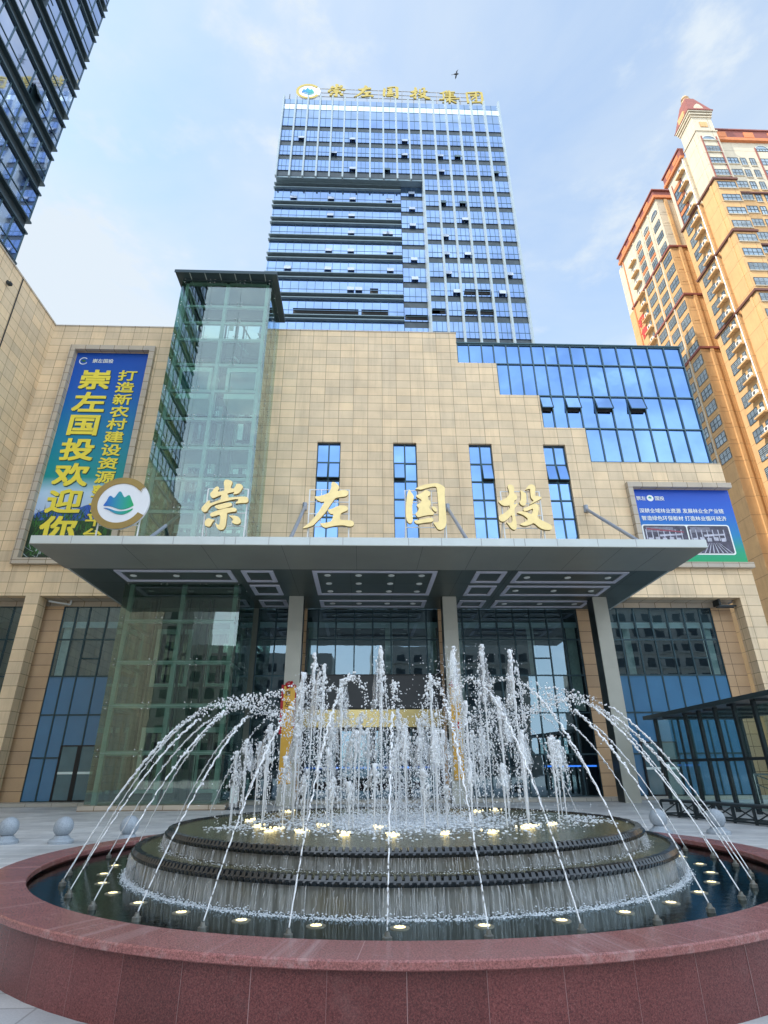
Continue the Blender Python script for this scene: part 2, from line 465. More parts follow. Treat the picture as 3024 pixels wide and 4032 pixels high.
def thing(name, label, cat, loc, group=None):
    o = bpy.data.objects.new(name, None); COL.objects.link(o)
    o.location = loc; o.empty_display_size = 0.3
    WL[o.name] = Vector(loc)
    return tag(o, label, cat, group)
def tag(o, label, cat, group=None):
    o['label'] = label; o['category'] = cat
    if group: o['group'] = group
    return o
def struct(o):
    o['kind'] = 'structure'; return o
def grid_wall(mb, xs, zs, solid, y0, y1):
    """a wall of cells with openings: front y0, back y1"""
    nx, nz = len(xs)-1, len(zs)-1
    S = [[solid((xs[i]+xs[i+1])/2, (zs[j]+zs[j+1])/2) for j in range(nz)] for i in range(nx)]
    g = lambda i, j: 0 <= i < nx and 0 <= j < nz and S[i][j]
    for i in range(nx):
        for j in range(nz):
            if not S[i][j]: continue
            a, b, c, d = xs[i], xs[i+1], zs[j], zs[j+1]
            mb.quad((a,y0,c),(b,y0,c),(b,y0,d),(a,y0,d))
            mb.quad((b,y1,c),(a,y1,c),(a,y1,d),(b,y1,d))
            if not g(i-1,j): mb.quad((a,y1,c),(a,y0,c),(a,y0,d),(a,y1,d))
            if not g(i+1,j): mb.quad((b,y0,c),(b,y1,c),(b,y1,d),(b,y0,d))
            if not g(i,j-1): mb.quad((a,y1,c),(b,y1,c),(b,y0,c),(a,y0,c))
            if not g(i,j+1): mb.quad((a,y0,d),(b,y0,d),(b,y1,d),(a,y1,d))
    return mb
def text_shape(txt, size, bold=0.02, ext=0.01, sx=1.0):
    """vertices and faces of a line of lettering, centred, standing up and facing -Y"""
    cu = bpy.data.curves.new('lettering', 'FONT')
    cu.body = txt; cu.size = size; cu.extrude = ext; cu.offset = bold*size
    cu.align_x = 'CENTER'; cu.align_y = 'CENTER'; cu.resolution_u = 3
    ob = bpy.data.objects.new('lettering', cu); COL.objects.link(ob)
    dg = bpy.context.evaluated_depsgraph_get(); dg.update()
    me = bpy.data.meshes.new_from_object(ob.evaluated_get(dg))
    vs = [(v.co.x*sx, -v.co.z, v.co.y) for v in me.vertices]
    fs = [tuple(p.vertices) for p in me.polygons]
    bpy.data.objects.remove(ob); bpy.data.meshes.remove(me); bpy.data.curves.remove(cu)
    # centre on the inked box
    xs = [v[0] for v in vs]; zs = [v[2] for v in vs]
    cx, cz = (min(xs)+max(xs))/2, (min(zs)+max(zs))/2
    return [(x-cx, y, z-cz) for x, y, z in vs], fs
def put_text(mb, txt, c, size, bold=0.02, ext=0.01, sx=1.0):
    # heavier strokes: the same outline laid a few times with a small shift
    vs, fs = text_shape(txt, size, 0.004, ext, sx)
    d = bold*size*0.8
    for k, (dx, dz) in enumerate(((0, 0), (d, d), (-d, -d), (d, -d), (-d, d))):
        mb.add([(x+c[0]+dx, y+c[1]-0.0012*k, z+c[2]+dz) for x, y, z in vs], fs)
def copy_tree(o, parent=None):
    c = o.copy(); COL.objects.link(c)
    if parent is not None: c.parent = parent
    for k in o.children: copy_tree(k, c)
    return c

# ------------------------------------------------------------------ ground
PAVE = tiles('grey_granite_paving', (0.54, 0.54, 0.53), (0.40, 0.41, 0.42), (0.28, 0.28, 0.28), 0.9, 0.30, 0.008, offset=0.5, var=0.20, vscale=0.7, grain=60, gamt=0.14, rough=0.5, bmp=0.15)
g = MB().box(-700, 700, -500, 900, -0.5, 0.0)
struct(g.build('ground', PAVE))
STEP = tiles('grey_granite_step', (0.42, 0.39, 0.33), (0.38, 0.36, 0.32), (0.15, 0.14, 0.12), 1.2, 5.0, 0.01, var=0.12, grain=50, rough=0.55)
st = MB().box(-20.84, 13.2, 30.05, 36.3, 0.002, 0.15)
st.box(13.2, 21.2, 30.6, 36.3, 0.002, 0.15)
struct(st.build('entrance_step', STEP))

# ------------------------------------------------------------------ main podium building
YF, YB = 30.2, 31.4
pod = thing('podium_building', 'wide cream stone podium building with stepped blue glass corner and narrow windows', 'building', (0, YF, 0))
WIN = [(-2.92, -1.47), (1.77, 3.23), (6.50, 7.95), (11.20, 12.61)]
WZ0, WZ1 = 13.55, 20.0
STEPS = [(6.22, 26.32), (8.82, 23.75), (11.42, 21.26), (14.08, 18.76)]     # x from which the stone top drops, to z
NICHE = (-11.6, -6.12)
def solid(x, z):
    if x > 22.3 or z < 10.13: return False
    if NICHE[0] < x < NICHE[1]: return False
    top = 28.8
    for sx, sz in STEPS:
        if x > sx: top = sz
    if x > 22.3: return False
    if z > top: return False
    for a, b in WIN:
        if a < x < b and WZ0 < z < WZ1: return False
    if -18.98 < x < -14.18 and 12.2 < z < 26.7: return False
    if 16.24 < x < 22.3 and 12.15 < z < 16.95: return False
    return True
xs = sorted(set([-20.85, NICHE[0], NICHE[1], 6.22, 8.82, 11.42, 14.08, 22.3, -18.98, -14.18, 16.24] + [v for wv in WIN for v in wv]))
zs = sorted(set([10.13, WZ0, WZ1, 12.2, 26.7, 12.15, 16.95, 28.8] + [s[1] for s in STEPS]))
for side in (-1, 1):
    grid_wall(MB(), xs, zs, (lambda x, z: solid(x, z) and (x+8)*side > 0), YF, YF+0.5).build('stone_wall', MT['stone'], pod)
# niche behind the glass lift shaft, with its two stone cheeks
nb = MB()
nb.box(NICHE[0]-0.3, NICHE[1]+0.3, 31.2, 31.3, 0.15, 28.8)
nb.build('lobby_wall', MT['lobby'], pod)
ck = MB()
ck.box(NICHE[0]-0.4, NICHE[0], YF+0.5, 31.2, 10.13, 28.8)
ck.box(NICHE[1], NICHE[1]+0.4, YF+0.5, 31.2, 10.13, 28.8)
ck.build('niche_cheek', MT['stone'], pod)
# lift lobby openings behind the shaft: light frames round dull panes
for zc in (21.6, 17.3, 13.2, 7.0, 2.0):
    for xc in (-10.2, -7.4):
        m = MB()
        for a, b, c, d in ((-0.95,0.95,1.25,1.5),(-0.95,0.95,-1.5,-1.35),(-0.95,-0.75,-1.35,1.25),(0.75,0.95,-1.35,1.25)):
            m.box(xc+a, xc+b, 31.05, 31.2, zc+c, zc+d)
        lf = m.build('lobby_window', MT['blind'], pod)
        MB().box(xc-0.75, xc+0.75, 31.12, 31.18, zc-1.35, zc+1.25).build('pane', MT['grey_glass'], lf)
# solid body behind the facade
MB().box(-20.8, 21.6, 31.31, 56, 10.2, 27.3).build('rear_block', MT['roof_deck'], pod)
# coping along the parapets
m = MB()
m.box(-20.85, NICHE[0], YF-0.03, YF+0.55, 28.8, 28.9)
m.build('coping', MT['stone_trim'], pod); m = MB()
m.box(NICHE[1], 6.25, YF-0.03, YF+0.55, 28.8, 28.9)
m.build('coping', MT['stone_trim'], pod)
# stone wing on the left that comes towards the plaza
XW = -20.85
m = MB()
m.box(XW-0.6, XW, 26.2, YF-0.001, 0, 28.8)
m.box(XW-0.6, XW, -6.0, 26.18, 0, 28.8)
wing = m.build('wing_wall', MT['stone'], pod)
MB().box(XW-0.66, XW+0.05, -6.0, YF-0.04, 28.8, 28.92).build('coping', MT['stone_trim'], pod)
MB().box(XW, XW+0.04, 26.16, 26.22, 0.1, 28.8).build('expansion_joint', MT['joint'], pod)
m = MB(); m.box(XW, XW+0.10, 25.05, 25.17, 27.35, 27.5); m.box(XW+0.10, XW+0.3, 25.0, 25.22, 27.2, 27.36)
m.build('wall_lamp', MT['dark_steel'], pod)
m = MB(); m.box(XW, XW+0.25, 23.0, 26.8, 20.35, 20.6); m.build('window_hood', MT['frame'], pod)
# pillars
MB().box(-18.14, -17.39, YF, YF+0.75, 0.15, 10.125).build('pillar', MT['stone'], pod)
MB().box(21.18, 22.3, YF, YF+0.75, 0.15, 10.125).build('pillar', MT['stone'], pod)
# lintel soffit
MB().box(-20.84, -13.25, YF+0.5, YB+0.3, 10.14, 10.19).build('lintel_soffit', MT['stone_trim'], pod)
m = MB(); m.box(14.2, 21.17, YF+0.5, YB+0.3, 10.14, 10.19)
m.build('lintel_soffit', MT['stone_trim'], pod)
# strip of stone over the ground floor glazing, and pilasters on the rear plane
m = MB()
m.box(-20.84, -13.25, YB, YB+0.3, 9.85, 10.135)
m.build('head_strip', MT['stone_trim'], pod); m = MB()
m.box(14.2, 21.2, YB, YB+0.3, 9.85, 10.135)
m.build('head_strip', MT['stone_trim'], pod)
PIL = [(-17.7, -16.58), (-3.85, -3.13), (4.22, 4.95), (12.18, 12.98), (20.06, 21.2)]
for a, b in PIL:
    MB().box(a, b, YB-0.06, YB+0.4, 0.152, 9.84).build('pilaster', MT['pilaster'], pod)
# ground floor glazing bays: frame, panes, rooms behind
BAYS = [  # x0, x1, mullions, zsolid (blue panel below this height), kind
    (-20.84, -17.7, [-20.2, -19.3, -18.4], 4.2, 'blue'),
    (-16.58, -11.6, [-15.86, -15.15, -14.15, -13.2, -12.3], 6.08, 'blue'),
    (-5.80, -3.85, [-4.85], 0, 'glass'),
    (-3.13, 4.22, [-2.5,-1.51,-0.48,0.54,1.56,2.55,3.55], 6.08, 'entrance'),
    (4.95, 12.18, [5.6,6.6,7.55,8.5,9.45,10.4,11.3], 0, 'glass'),
    (12.98, 20.06, [13.6,14.55,15.5,16.45,17.4,18.4,19.35], 6.08, 'blue')]
ROWS = [0.16, 2.12, 4.15, 6.08, 8.02, 9.84]
for x0, x1, mul, zs_, kind in BAYS:
    cols = [x0] + mul + [x1]
    f = MB()
    for x in cols: f.box(x-0.035, x+0.035, YB-0.02, YB+0.1, 0.152, 9.84)
    lo = 0.16
    for z in ROWS:
        if kind == 'entrance' and z < 6: continue
        for i in range(len(cols)-1):
            f.box(cols[i]+0.035, cols[i+1]-0.035, YB-0.018, YB+0.098, z-0.035 if z > 0.2 else 0.152, z+0.035 if z < 9.8 else 9.838)
    fr = f.build('window_frame', MT['frame'], pod)
    for i in range(len(cols)-1):
        a, b = cols[i]+0.03, cols[i+1]-0.03
        for j in range(len(ROWS)-1):
            c, d = ROWS[j], ROWS[j+1]
            if kind == 'entrance' and d < 6.2: continue
            if d <= zs_ + 0.05:
                MB().box(a, b, YB+0.02, YB+0.05, c, d).build('blue_panel', MT['blue_panel'], fr)
            else:
                tl = random.uniform(-0.006, 0.006)
                MB().quad((a, YB+0.03+tl, c), (b, YB+0.03-tl, c), (b, YB+0.03-tl, d), (a, YB+0.03+tl, d)).build('window_pane', MT['pane'], fr)
    # room behind
    zlo = max(zs_, 0.16)
    if kind != 'entrance':
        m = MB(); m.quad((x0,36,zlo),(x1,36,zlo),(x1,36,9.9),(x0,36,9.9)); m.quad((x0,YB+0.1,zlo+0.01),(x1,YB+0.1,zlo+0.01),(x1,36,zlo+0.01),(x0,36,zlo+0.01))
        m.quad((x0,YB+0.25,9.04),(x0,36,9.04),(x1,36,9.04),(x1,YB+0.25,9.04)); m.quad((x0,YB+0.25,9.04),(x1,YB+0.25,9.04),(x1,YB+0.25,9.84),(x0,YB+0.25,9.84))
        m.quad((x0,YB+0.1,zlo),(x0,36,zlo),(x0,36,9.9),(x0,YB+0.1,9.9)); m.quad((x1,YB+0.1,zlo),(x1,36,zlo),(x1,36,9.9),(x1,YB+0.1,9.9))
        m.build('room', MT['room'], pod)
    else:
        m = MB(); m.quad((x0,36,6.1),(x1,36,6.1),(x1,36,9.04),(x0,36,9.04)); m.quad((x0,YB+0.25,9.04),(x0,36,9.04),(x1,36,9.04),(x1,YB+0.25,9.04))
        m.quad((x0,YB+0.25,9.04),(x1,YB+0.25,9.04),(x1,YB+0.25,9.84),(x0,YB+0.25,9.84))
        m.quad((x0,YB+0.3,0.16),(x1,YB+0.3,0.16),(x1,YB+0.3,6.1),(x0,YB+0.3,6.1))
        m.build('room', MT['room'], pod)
    # roller blinds at the head and curtains at some edges
    if x0 > -17:
        bl = MB()
        for i in range(len(cols)-1):
            bl.box(cols[i]+0.05, cols[i+1]-0.05, YB+0.16, YB+0.18, random.choice((8.70, 8.72, 8.68)), 9.03)
        bl.build('roller_blind', MT['blind'], pod)
        if kind != 'glass' or x0 > 0:
            for cx_, wd in ((x0+0.35, 0.5), (x1-0.4, 0.55), ((x0+x1)/2+0.9, 0.4)):
                if kind == 'blue' and x0 > 12 and abs(cx_-(x0+x1)/2-0.9) < 0.01: cx_ = 15.0
                cu = MB(); n = 14
                for k in range(n):
                    xa, xb = cx_-wd/2+wd*k/n, cx_-wd/2+wd*(k+1)/n
                    ya, yb = YB+0.30+0.05*(k % 2), YB+0.30+0.05*((k+1) % 2)
                    cu.quad((xa,ya,max(zs_,4.2)+0.05),(xb,yb,max(zs_,4.2)+0.05),(xb,yb,9.03),(xa,ya,9.03))
                cu.build('curtain', MT['curtain'], pod)
# open sashes in the dark upper glazing
for xa, za in ((9.9, 7.0), (-14.6, 7.0), (18.9, 7.0), (16.9, 7.0)):
    m = MB(); m.box(xa-0.45, xa+0.45, YB-0.05, YB-0.022, za-0.03, za+0.03); m.build('sash_rail', MT['frame'], pod)
# entrance: gold header, dark doors with a blue light strip
m = MB(); m.box(-3.1, 4.2, YB-0.55, YB+0.1, 3.45, 4.30); m.build('entrance_header', MT['gold_sheet'], pod)
MB().box(-3.1, 4.2, YB-0.5, YB+0.1, 6.06, 6.079).build('header_trim', MT['door_frame'], pod)
for k in range(4):
    a = -3.0+k*1.8; b = a+1.7
    fr = MB(); fr.box(a, a+0.08, YB, YB+0.1, 0.152, 3.44); fr.box(b-0.08, b, YB, YB+0.1, 0.152, 3.44); fr.box(a+0.08, b-0.08, YB, YB+0.1, 3.3, 3.44)
    d = fr.build('door', MT['door_frame'], pod)
    MB().box(a+0.08, b-0.08, YB+0.04, YB+0.06, 0.16, 3.3).build('pane', MT['pane'], d)
m = MB(); m.box(-3.0, 4.1, YB+0.12, YB+0.15, 1.52, 1.60); m.build('light_strip', MT['blue_led'], pod)
m = MB(); m.box(9.4, 12.1, YB+0.12, YB+0.15, 1.52, 1.60); m.build('light_strip', MT['blue_led'], pod)
# side doors in the blue glazing
for x0, x1, zt in ((-15.12, -13.3, 2.70), (14.55, 16.40, 2.70)):
    xm = (x0+x1)/2
    m = MB()
    for x in (x0, x1): m.box(x-0.05, x+0.05, YB-0.06, YB+0.015, 0.152, zt)
    m.box(xm-0.11, xm+0.11, YB-0.06, YB+0.015, 0.152, zt)
    m.box(x0+0.05, xm-0.11, YB-0.06, YB+0.015, zt-0.06, zt); m.box(xm+0.11, x1-0.05, YB-0.06, YB+0.015, zt-0.06, zt)
    m.box(x0+0.05, xm-0.11, YB-0.06, YB+0.015, 0.152, 0.22); m.box(xm+0.11, x1-0.05, YB-0.06, YB+0.015, 0.152, 0.22)
    dr = m.build('side_door', MT['door_frame'], pod)
    MB().box(x0+0.05, xm-0.11, YB-0.03, YB-0.01, 0.22, zt-0.06).box(xm+0.11, x1-0.05, YB-0.03, YB-0.01, 0.22, zt-0.06).build('pane', MT['door_glass'], dr)
    MB().box(x0+0.05, xm-0.11, YB-0.036, YB-0.031, 1.37, 1.48).box(xm+0.11, x1-0.05, YB-0.036, YB-0.031, 1.37, 1.48).build('warning_stripe', MT['blind'], dr)

# narrow windows
WR = [WZ0, 14.97, 16.17, 17.40, 18.63, WZ1]
OPEN = {(0,0):1, (0,1):1, (1,0):1, (2,1):1, (3,0):1, (3,1):1}
for k, (a, b) in enumerate(WIN):
    xm = (a+b)/2; y = YF+0.18
    f = MB()
    f.box(a, a+0.06, y, y+0.1, WZ0, WZ1); f.box(b-0.06, b, y, y+0.1, WZ0, WZ1); f.box(xm-0.045, xm+0.045, y, y+0.1, WZ0, WZ1)
    for z in WR:
        z0, z1 = max(WZ0, z-0.045), min(WZ1, z+0.045)
        f.box(a+0.06, xm-0.045, y+0.002, y+0.098, z0, z1); f.box(xm+0.045, b-0.06, y+0.002, y+0.098, z0, z1)
    fr = f.build('narrow_window', MT['frame'], pod)
    for c in (0, 1):
        x0, x1 = (a+0.06, xm-0.045) if c == 0 else (xm+0.045, b-0.06)
        for j in range(5):
            z0, z1 = WR[j]+0.045, WR[j+1]-0.045
            if j == 3-0 and (k, c) in OPEN:
                pass
            jj = 3 if False else 2
            if j == 3 and (k, c) in OPEN:
                # top-hung sash pushed out at the foot
                m = MB(); m.m = 0
                m.quad((x0,y+0.02,z1),(x0,y-0.22,z0+0.05),(x1,y-0.22,z0+0.05),(x1,y+0.02,z1))
                sh = m.build('open_sash', MT['blue_glass'], fr)
                e = MB(); e.bar((x0,y-0.22,z0+0.05),(x1,y-0.22,z0+0.05),0.05); e.bar((x0,y+0.02,z1),(x0,y-0.22,z0+0.05),0.04); e.bar((x1,y+0.02,z1),(x1,y-0.22,z0+0.05),0.04)
                e.build('sash_frame', MT['frame'], sh)
                MB().quad((x0,y+0.09,z0),(x1,y+0.09,z0),(x1,y+0.09,z1),(x0,y+0.09,z1)).build('dark_opening', MT['joint'], fr)
            else:
                tl, t2 = random.uniform(-0.004, 0.004), random.uniform(-0.004, 0.004)
                MB().quad((x0,y+0.06+tl,z0),(x1,y+0.06-tl,z0),(x1,y+0.06-tl+t2,z1),(x0,y+0.06+tl+t2,z1)).build('pane', MT['blue_glass'], fr)
# stepped curtain wall
GX = [6.22, 7.05, 7.93, 8.75, 9.62, 10.50, 11.36, 12.22, 13.10, 14.06, 15.06, 16.16, 17.27, 18.37, 19.48, 20.62, 21.76]
GZ = [18.79, 21.26, 23.74, 26.30, 27.93]
yg = YF+0.06
def row_start(j): return {3: 6.25, 2: 8.84, 1: 11.44, 0: 14.1}[j]
fm = MB()
cols_by_row = {}
for j in range(4):
    cs = [row_start(j)] + [x for x in GX if x > row_start(j)+0.25]
    cols_by_row[j] = cs
    z0, z1 = GZ[j], GZ[j+1]
    for x in cs: fm.box(x-0.035, x+0.035, yg-0.05, yg+0.12, z0+0.04, z1-0.04)
    fm.box(cs[0]-0.035, cs[-1]+0.035, yg-0.045, yg+0.115, z1-0.04, z1+0.04)
fm.box(14.065, 21.795, yg-0.045, yg+0.115, GZ[0]-0.03, GZ[0]+0.04)
fm.box(6.2, 21.82, yg-0.10, yg+0.4, GZ[4]+0.041, GZ[4]+0.12)
cw = fm.build('curtain_wall', MT['frame2'], pod)
opens = [(1, 0), (1, 2), (1, 4), (1, 6)]
for j in range(4):
    cs = cols_by_row[j]
    for i in range(len(cs)-1):
        x0, x1, z0, z1 = cs[i]+0.03, cs[i+1]-0.03, GZ[j]+0.035, GZ[j+1]-0.035
        zz0 = z0
        if (j, i) in ((1,0),(1,2),(1,4),(1,6)):
            zm = z1-1.15
            m = MB(); m.quad((x0,yg+0.02,z1),(x0,yg-0.26,zm+0.12),(x1,yg-0.26,zm+0.12),(x1,yg+0.02,z1)); sh = m.build('open_sash', MT['blue_glass'], cw)
            e = MB(); e.bar((x0,yg-0.26,zm+0.12),(x1,yg-0.26,zm+0.12),0.06); e.bar((x0,yg+0.02,z1),(x0,yg-0.26,zm+0.12),0.05); e.bar((x1,yg+0.02,z1),(x1,yg-0.26,zm+0.12),0.05); e.build('sash_frame', MT['frame'], sh)
            MB().quad((x0,yg+0.09,zm),(x1,yg+0.09,zm),(x1,yg+0.09,z1),(x0,yg+0.09,z1)).build('dark_opening', MT['joint'], cw)
            z1 = zm
        tl, t2 = random.uniform(-0.006, 0.006), random.uniform(-0.006, 0.006)
        MB().quad((x0,yg+0.04+tl,z0),(x1,yg+0.04-tl,z0),(x1,yg+0.04-tl+t2,z1),(x0,yg+0.04+tl+t2,z1)).build('glass_panel', MT['blue_glass'], cw)
MB().box(6.3, 21.7, YF+0.3, YF+0.5, 18.9, 27.9).build('curtain_wall_backing', MT['joint'], pod)
# white rainwater pipe beside the lift shaft
m = MB(); m.tube([(-6.05, YF-0.14, 10.1), (-6.05, YF-0.14, 28.75)], 0.085, 12)
for z in (12.4, 13.4, 16.6, 19.6, 22.6, 25.6): m.box(-6.15, -5.95, YF-0.24, YF-0.001, z, z+0.05)
m.build('rainwater_pipe', MT['white_pipe'], pod)
# stone surrounds of the two banners
def surround(x0, x1, z0, z1, wd, right=True):
    m = MB(); y0 = YF-0.28
    m.box(x0-wd, x1+(wd if right else 0.05), y0, YF, z1, z1+wd)
    m.box(x0-wd, x1+(wd if right else 0.05), y0, YF, z0-wd, z0)
    m.box(x0-wd, x0, y0, YF, z0, z1)
    if right: m.box(x1, x1+wd, y0, YF, z0, z1)
    m.build('stone_surround', MT['stone_trim'], pod)
surround(-18.98, -14.18, 12.2, 26.68, 0.34)
surround(16.24, 22.34, 12.15, 16.95, 0.32, False)
# pipe clips under the left lintel, light box under the right one
m = MB(); m.tube([(-17.2, YF+0.6, 10.0), (-16.2, YB-0.2, 9.9)], 0.05, 8); m.tube([(-16.2, YB-0.2, 9.9), (-16.2, YB-0.2, 10.14)], 0.05, 8); m.build('drain_pipe', MT['white_pipe'], pod)
m = MB(); m.box(20.1, 21.1, YF+0.35, YF+0.42, 9.72, 9.80); m.box(20.1, 21.1, YF+0.6, YF+0.67, 9.70, 9.78); m.box(20.1, 20.2, YF+0.3, YF+0.9, 9.81, 10.13); m.build('lamp_bracket', MT['dark_steel'], pod)

# ------------------------------------------------------------------ entrance canopy
CX0, CX1, CY0, CY1, CZ0, CZ1 = -13.2, 14.17, 21.3, 31.3, 9.72, 10.05
can = thing('entrance_canopy', 'wide flat grey metal entrance canopy with light frames under it on tall columns', 'canopy', (0, 26, CZ0))
m = MB()
m.box(CX0, CX1, CY0, CY0+0.12, CZ0, CZ1)
m.box(CX0, CX0+0.12, CY0+0.12, CY1, CZ0+0.002, CZ1); m.box(CX1-0.12, CX1, CY0+0.12, CY1, CZ0+0.002, CZ1)
m.build('fascia', MT['fascia'], can)
MB().box(CX0+0.12, CX1-0.12, CY0+0.12, YF-0.06, CZ1-0.06, CZ1-0.02).build('top_deck', MT['soffit_light'], can)
m = MB()
for x in (-11.6, -9.6, -7.6, -5.58, -5.14, -3.81, -2.17, -0.84, 1.82, 3.16, 4.79, 6.13, 6.58, 7.92, 9.6, 11.2): m.box(x-0.012, x+0.012, CY0-0.004, CY0-0.001, CZ0, CZ1)
m.build('panel_joint', MT['cap'], can)
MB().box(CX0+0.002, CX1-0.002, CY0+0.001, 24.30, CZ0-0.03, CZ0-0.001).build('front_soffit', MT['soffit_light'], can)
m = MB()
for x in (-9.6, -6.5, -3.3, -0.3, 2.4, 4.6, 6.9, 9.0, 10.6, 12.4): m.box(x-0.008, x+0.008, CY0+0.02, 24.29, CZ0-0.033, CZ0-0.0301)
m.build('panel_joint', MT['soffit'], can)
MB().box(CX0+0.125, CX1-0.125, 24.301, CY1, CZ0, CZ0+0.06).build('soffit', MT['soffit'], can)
m = MB()
for x in (-11.4, -8.6, -3.3, -0.6, 1.5, 4.5, 6.85, 9.5, 12.6): m.box(x-0.006, x+0.006, 24.31, CY1, CZ0-0.0025, CZ0-0.0005)
for y in (26.45, 28.9): m.box(CX0+0.13, CX1-0.13, y-0.006, y+0.006, CZ0-0.0022, CZ0-0.0007)
m.build('soffit_joint', MT['joint'], can)
def light_frame(x0, x1, y0, y1, wd=0.20):
    m = MB(); z0, z1 = CZ0-0.05, CZ0-0.004
    m.box(x0, x1, y0, y0+wd, z0, z1); m.box(x0, x1, y1-wd, y1, z0, z1)
    m.box(x0, x0+wd, y0+wd, y1-wd, z0, z1); m.box(x1-wd, x1, y0+wd, y1-wd, z0, z1)
    m.build('light_frame', MT['white_strip'], can)
def down_light(x, y):
    m = MB(); m.lathe([(0.0, CZ0-0.03), (0.13, CZ0-0.03), (0.15, CZ0-0.012), (0.15, CZ0-0.001)], (x, y), 20)
    m.build('downlight', MT['lamp_glass'], can)
YR = [(24.54, 26.2), (26.74, 28.42), (29.44, 30.8)]
light_frame(-11.2, -6.0, *YR[0])
for y0, y1 in YR:
    light_frame(-5.54, -4.1, y0, y1); light_frame(5.18, 6.6, y0, y1); light_frame(7.11, 12.3, y0, y1)
light_frame(-2.33, 3.39, 24.54, 28.38); light_frame(-2.33, 3.39, 29.44, 30.8)
for x in (-10.62, -8.66, -6.7): down_light(x, 25.38)
for x in (-1.67, -0.23, 1.3, 2.72):
    for y in (25.22, 26.49, 27.82, 30.13): down_light(x, y)
for x in (7.75, 9.71, 11.65):
    for y in (25.44, 27.63, 30.13): down_light(x, y)
for a, b in ((-3.84, -3.09), (4.14, 4.87), (12.12, 12.87)):
    m = MB()
    z0 = 0.0
    for z1 in (2.15, 4.1, 6.05, 7.98, CZ0-0.002):
        m.box(a, b, 28.7, 28.76, z0, z1-0.015)
        m.box(a+0.012, b-0.012, 28.712, 28.76, z1-0.015, z1)
        z0 = z1
    cl_ = m.build('column', MT['column'], can)
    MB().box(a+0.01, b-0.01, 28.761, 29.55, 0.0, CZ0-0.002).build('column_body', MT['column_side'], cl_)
# tie rods from the wall down to the canopy
for x in (-10.0, -3.465, 4.93, 13.235):
    m = MB(); m.tube([(x, YF-0.02, 15.54), (x, 23.2, CZ1)], 0.09, 12); m.lathe([(0.0,15.3),(0.14,15.3),(0.14,15.75),(0,15.75)], (x, YF-0.05), 10)
    m.build('tie_rod', MT['grey_pipe'], can)

# ------------------------------------------------------------------ gold letters on the canopy
LET = {}
LET['chong'] = [[(-0.179,2.951),(-0.149,3.036),(-0.044,3.049),(0.094,3.008),(0.179,2.955),(0.192,2.88),(0.129,2.669),(0.161,2.618),(0.28,2.611),(0.334,2.731),(0.352,2.821),(0.429,2.849),(0.563,2.839),(0.658,2.735),(0.654,2.66),(0.55,2.42),(0.451,2.354),(0.297,2.323),(0.272,2.358),(0.335,2.462),(0.233,2.432),(0.002,2.37),(0.064,2.282),(0.101,2.179),(0.058,2.09),(-0.063,2.001),(-0.171,2.03),(-0.247,2.131),(-0.231,2.22),(-0.215,2.309),(-0.401,2.218),(-0.524,2.143),(-0.616,2.148),(-0.7,2.259),(-0.708,2.377),(-0.64,2.467),(-0.542,2.647),(-0.458,2.713),(-0.374,2.678),(-0.351,2.589),(-0.394,2.499),(-0.374,2.44),(-0.195,2.487),(-0.119,2.517),(-0.137,2.681),(-0.18,2.83)],[(-0.683,2.054),(-0.688,1.879),(-0.402,1.998),(-0.156,2.132),(0.052,2.149),(0.154,2.18),(0.466,2.212),(0.779,2.23),(0.9,2.202),(0.957,2.099),(0.948,1.967),(0.861,1.923),(0.6,1.914),(0.394,1.883),(0.452,1.948),(0.556,2.095),(0.372,2.099),(0.168,2.048),(-0.137,1.957),(-0.389,1.882),(-0.623,1.763),(-0.7,1.647),(-0.736,1.517),(-0.833,1.467),(-0.941,1.501),(-1.0,1.601),(-0.986,1.702),(-0.88,1.848),(-0.792,1.98)],[(-0.429,1.779),(-0.254,1.839),(-0.001,1.914),(0.179,1.939),(0.266,1.902),(0.285,1.801),(0.199,1.742),(-0.051,1.653),(-0.241,1.608),(-0.335,1.636),(-0.434,1.707)],[(-0.601,1.36),(-0.559,1.447),(-0.275,1.564),(0.051,1.668),(0.308,1.699),(0.467,1.672),(0.507,1.586),(0.471,1.507),(0.329,1.498),(0.102,1.438),(0.122,1.367),(0.118,1.167),(0.119,0.912),(0.096,0.771),(0.019,0.659),(-0.095,0.653),(-0.203,0.699),(-0.281,0.825),(-0.337,0.979),(-0.283,0.951),(-0.211,0.881),(-0.15,0.91),(-0.146,1.108),(-0.162,1.364),(-0.325,1.32),(-0.498,1.253),(-0.579,1.289)],[(-0.367,1.129),(-0.435,1.049),(-0.496,0.907),(-0.535,0.809),(-0.623,0.8),(-0.745,0.849),(-0.782,0.947),(-0.772,1.074),(-0.694,1.174),(-0.593,1.189),(-0.483,1.128)],[(0.184,1.324),(0.346,1.326),(0.53,1.299),(0.654,1.228),(0.732,1.087),(0.716,0.988),(0.62,0.916),(0.49,0.929),(0.382,0.985),(0.345,1.041),(0.407,1.113),(0.374,1.183),(0.276,1.254)]]
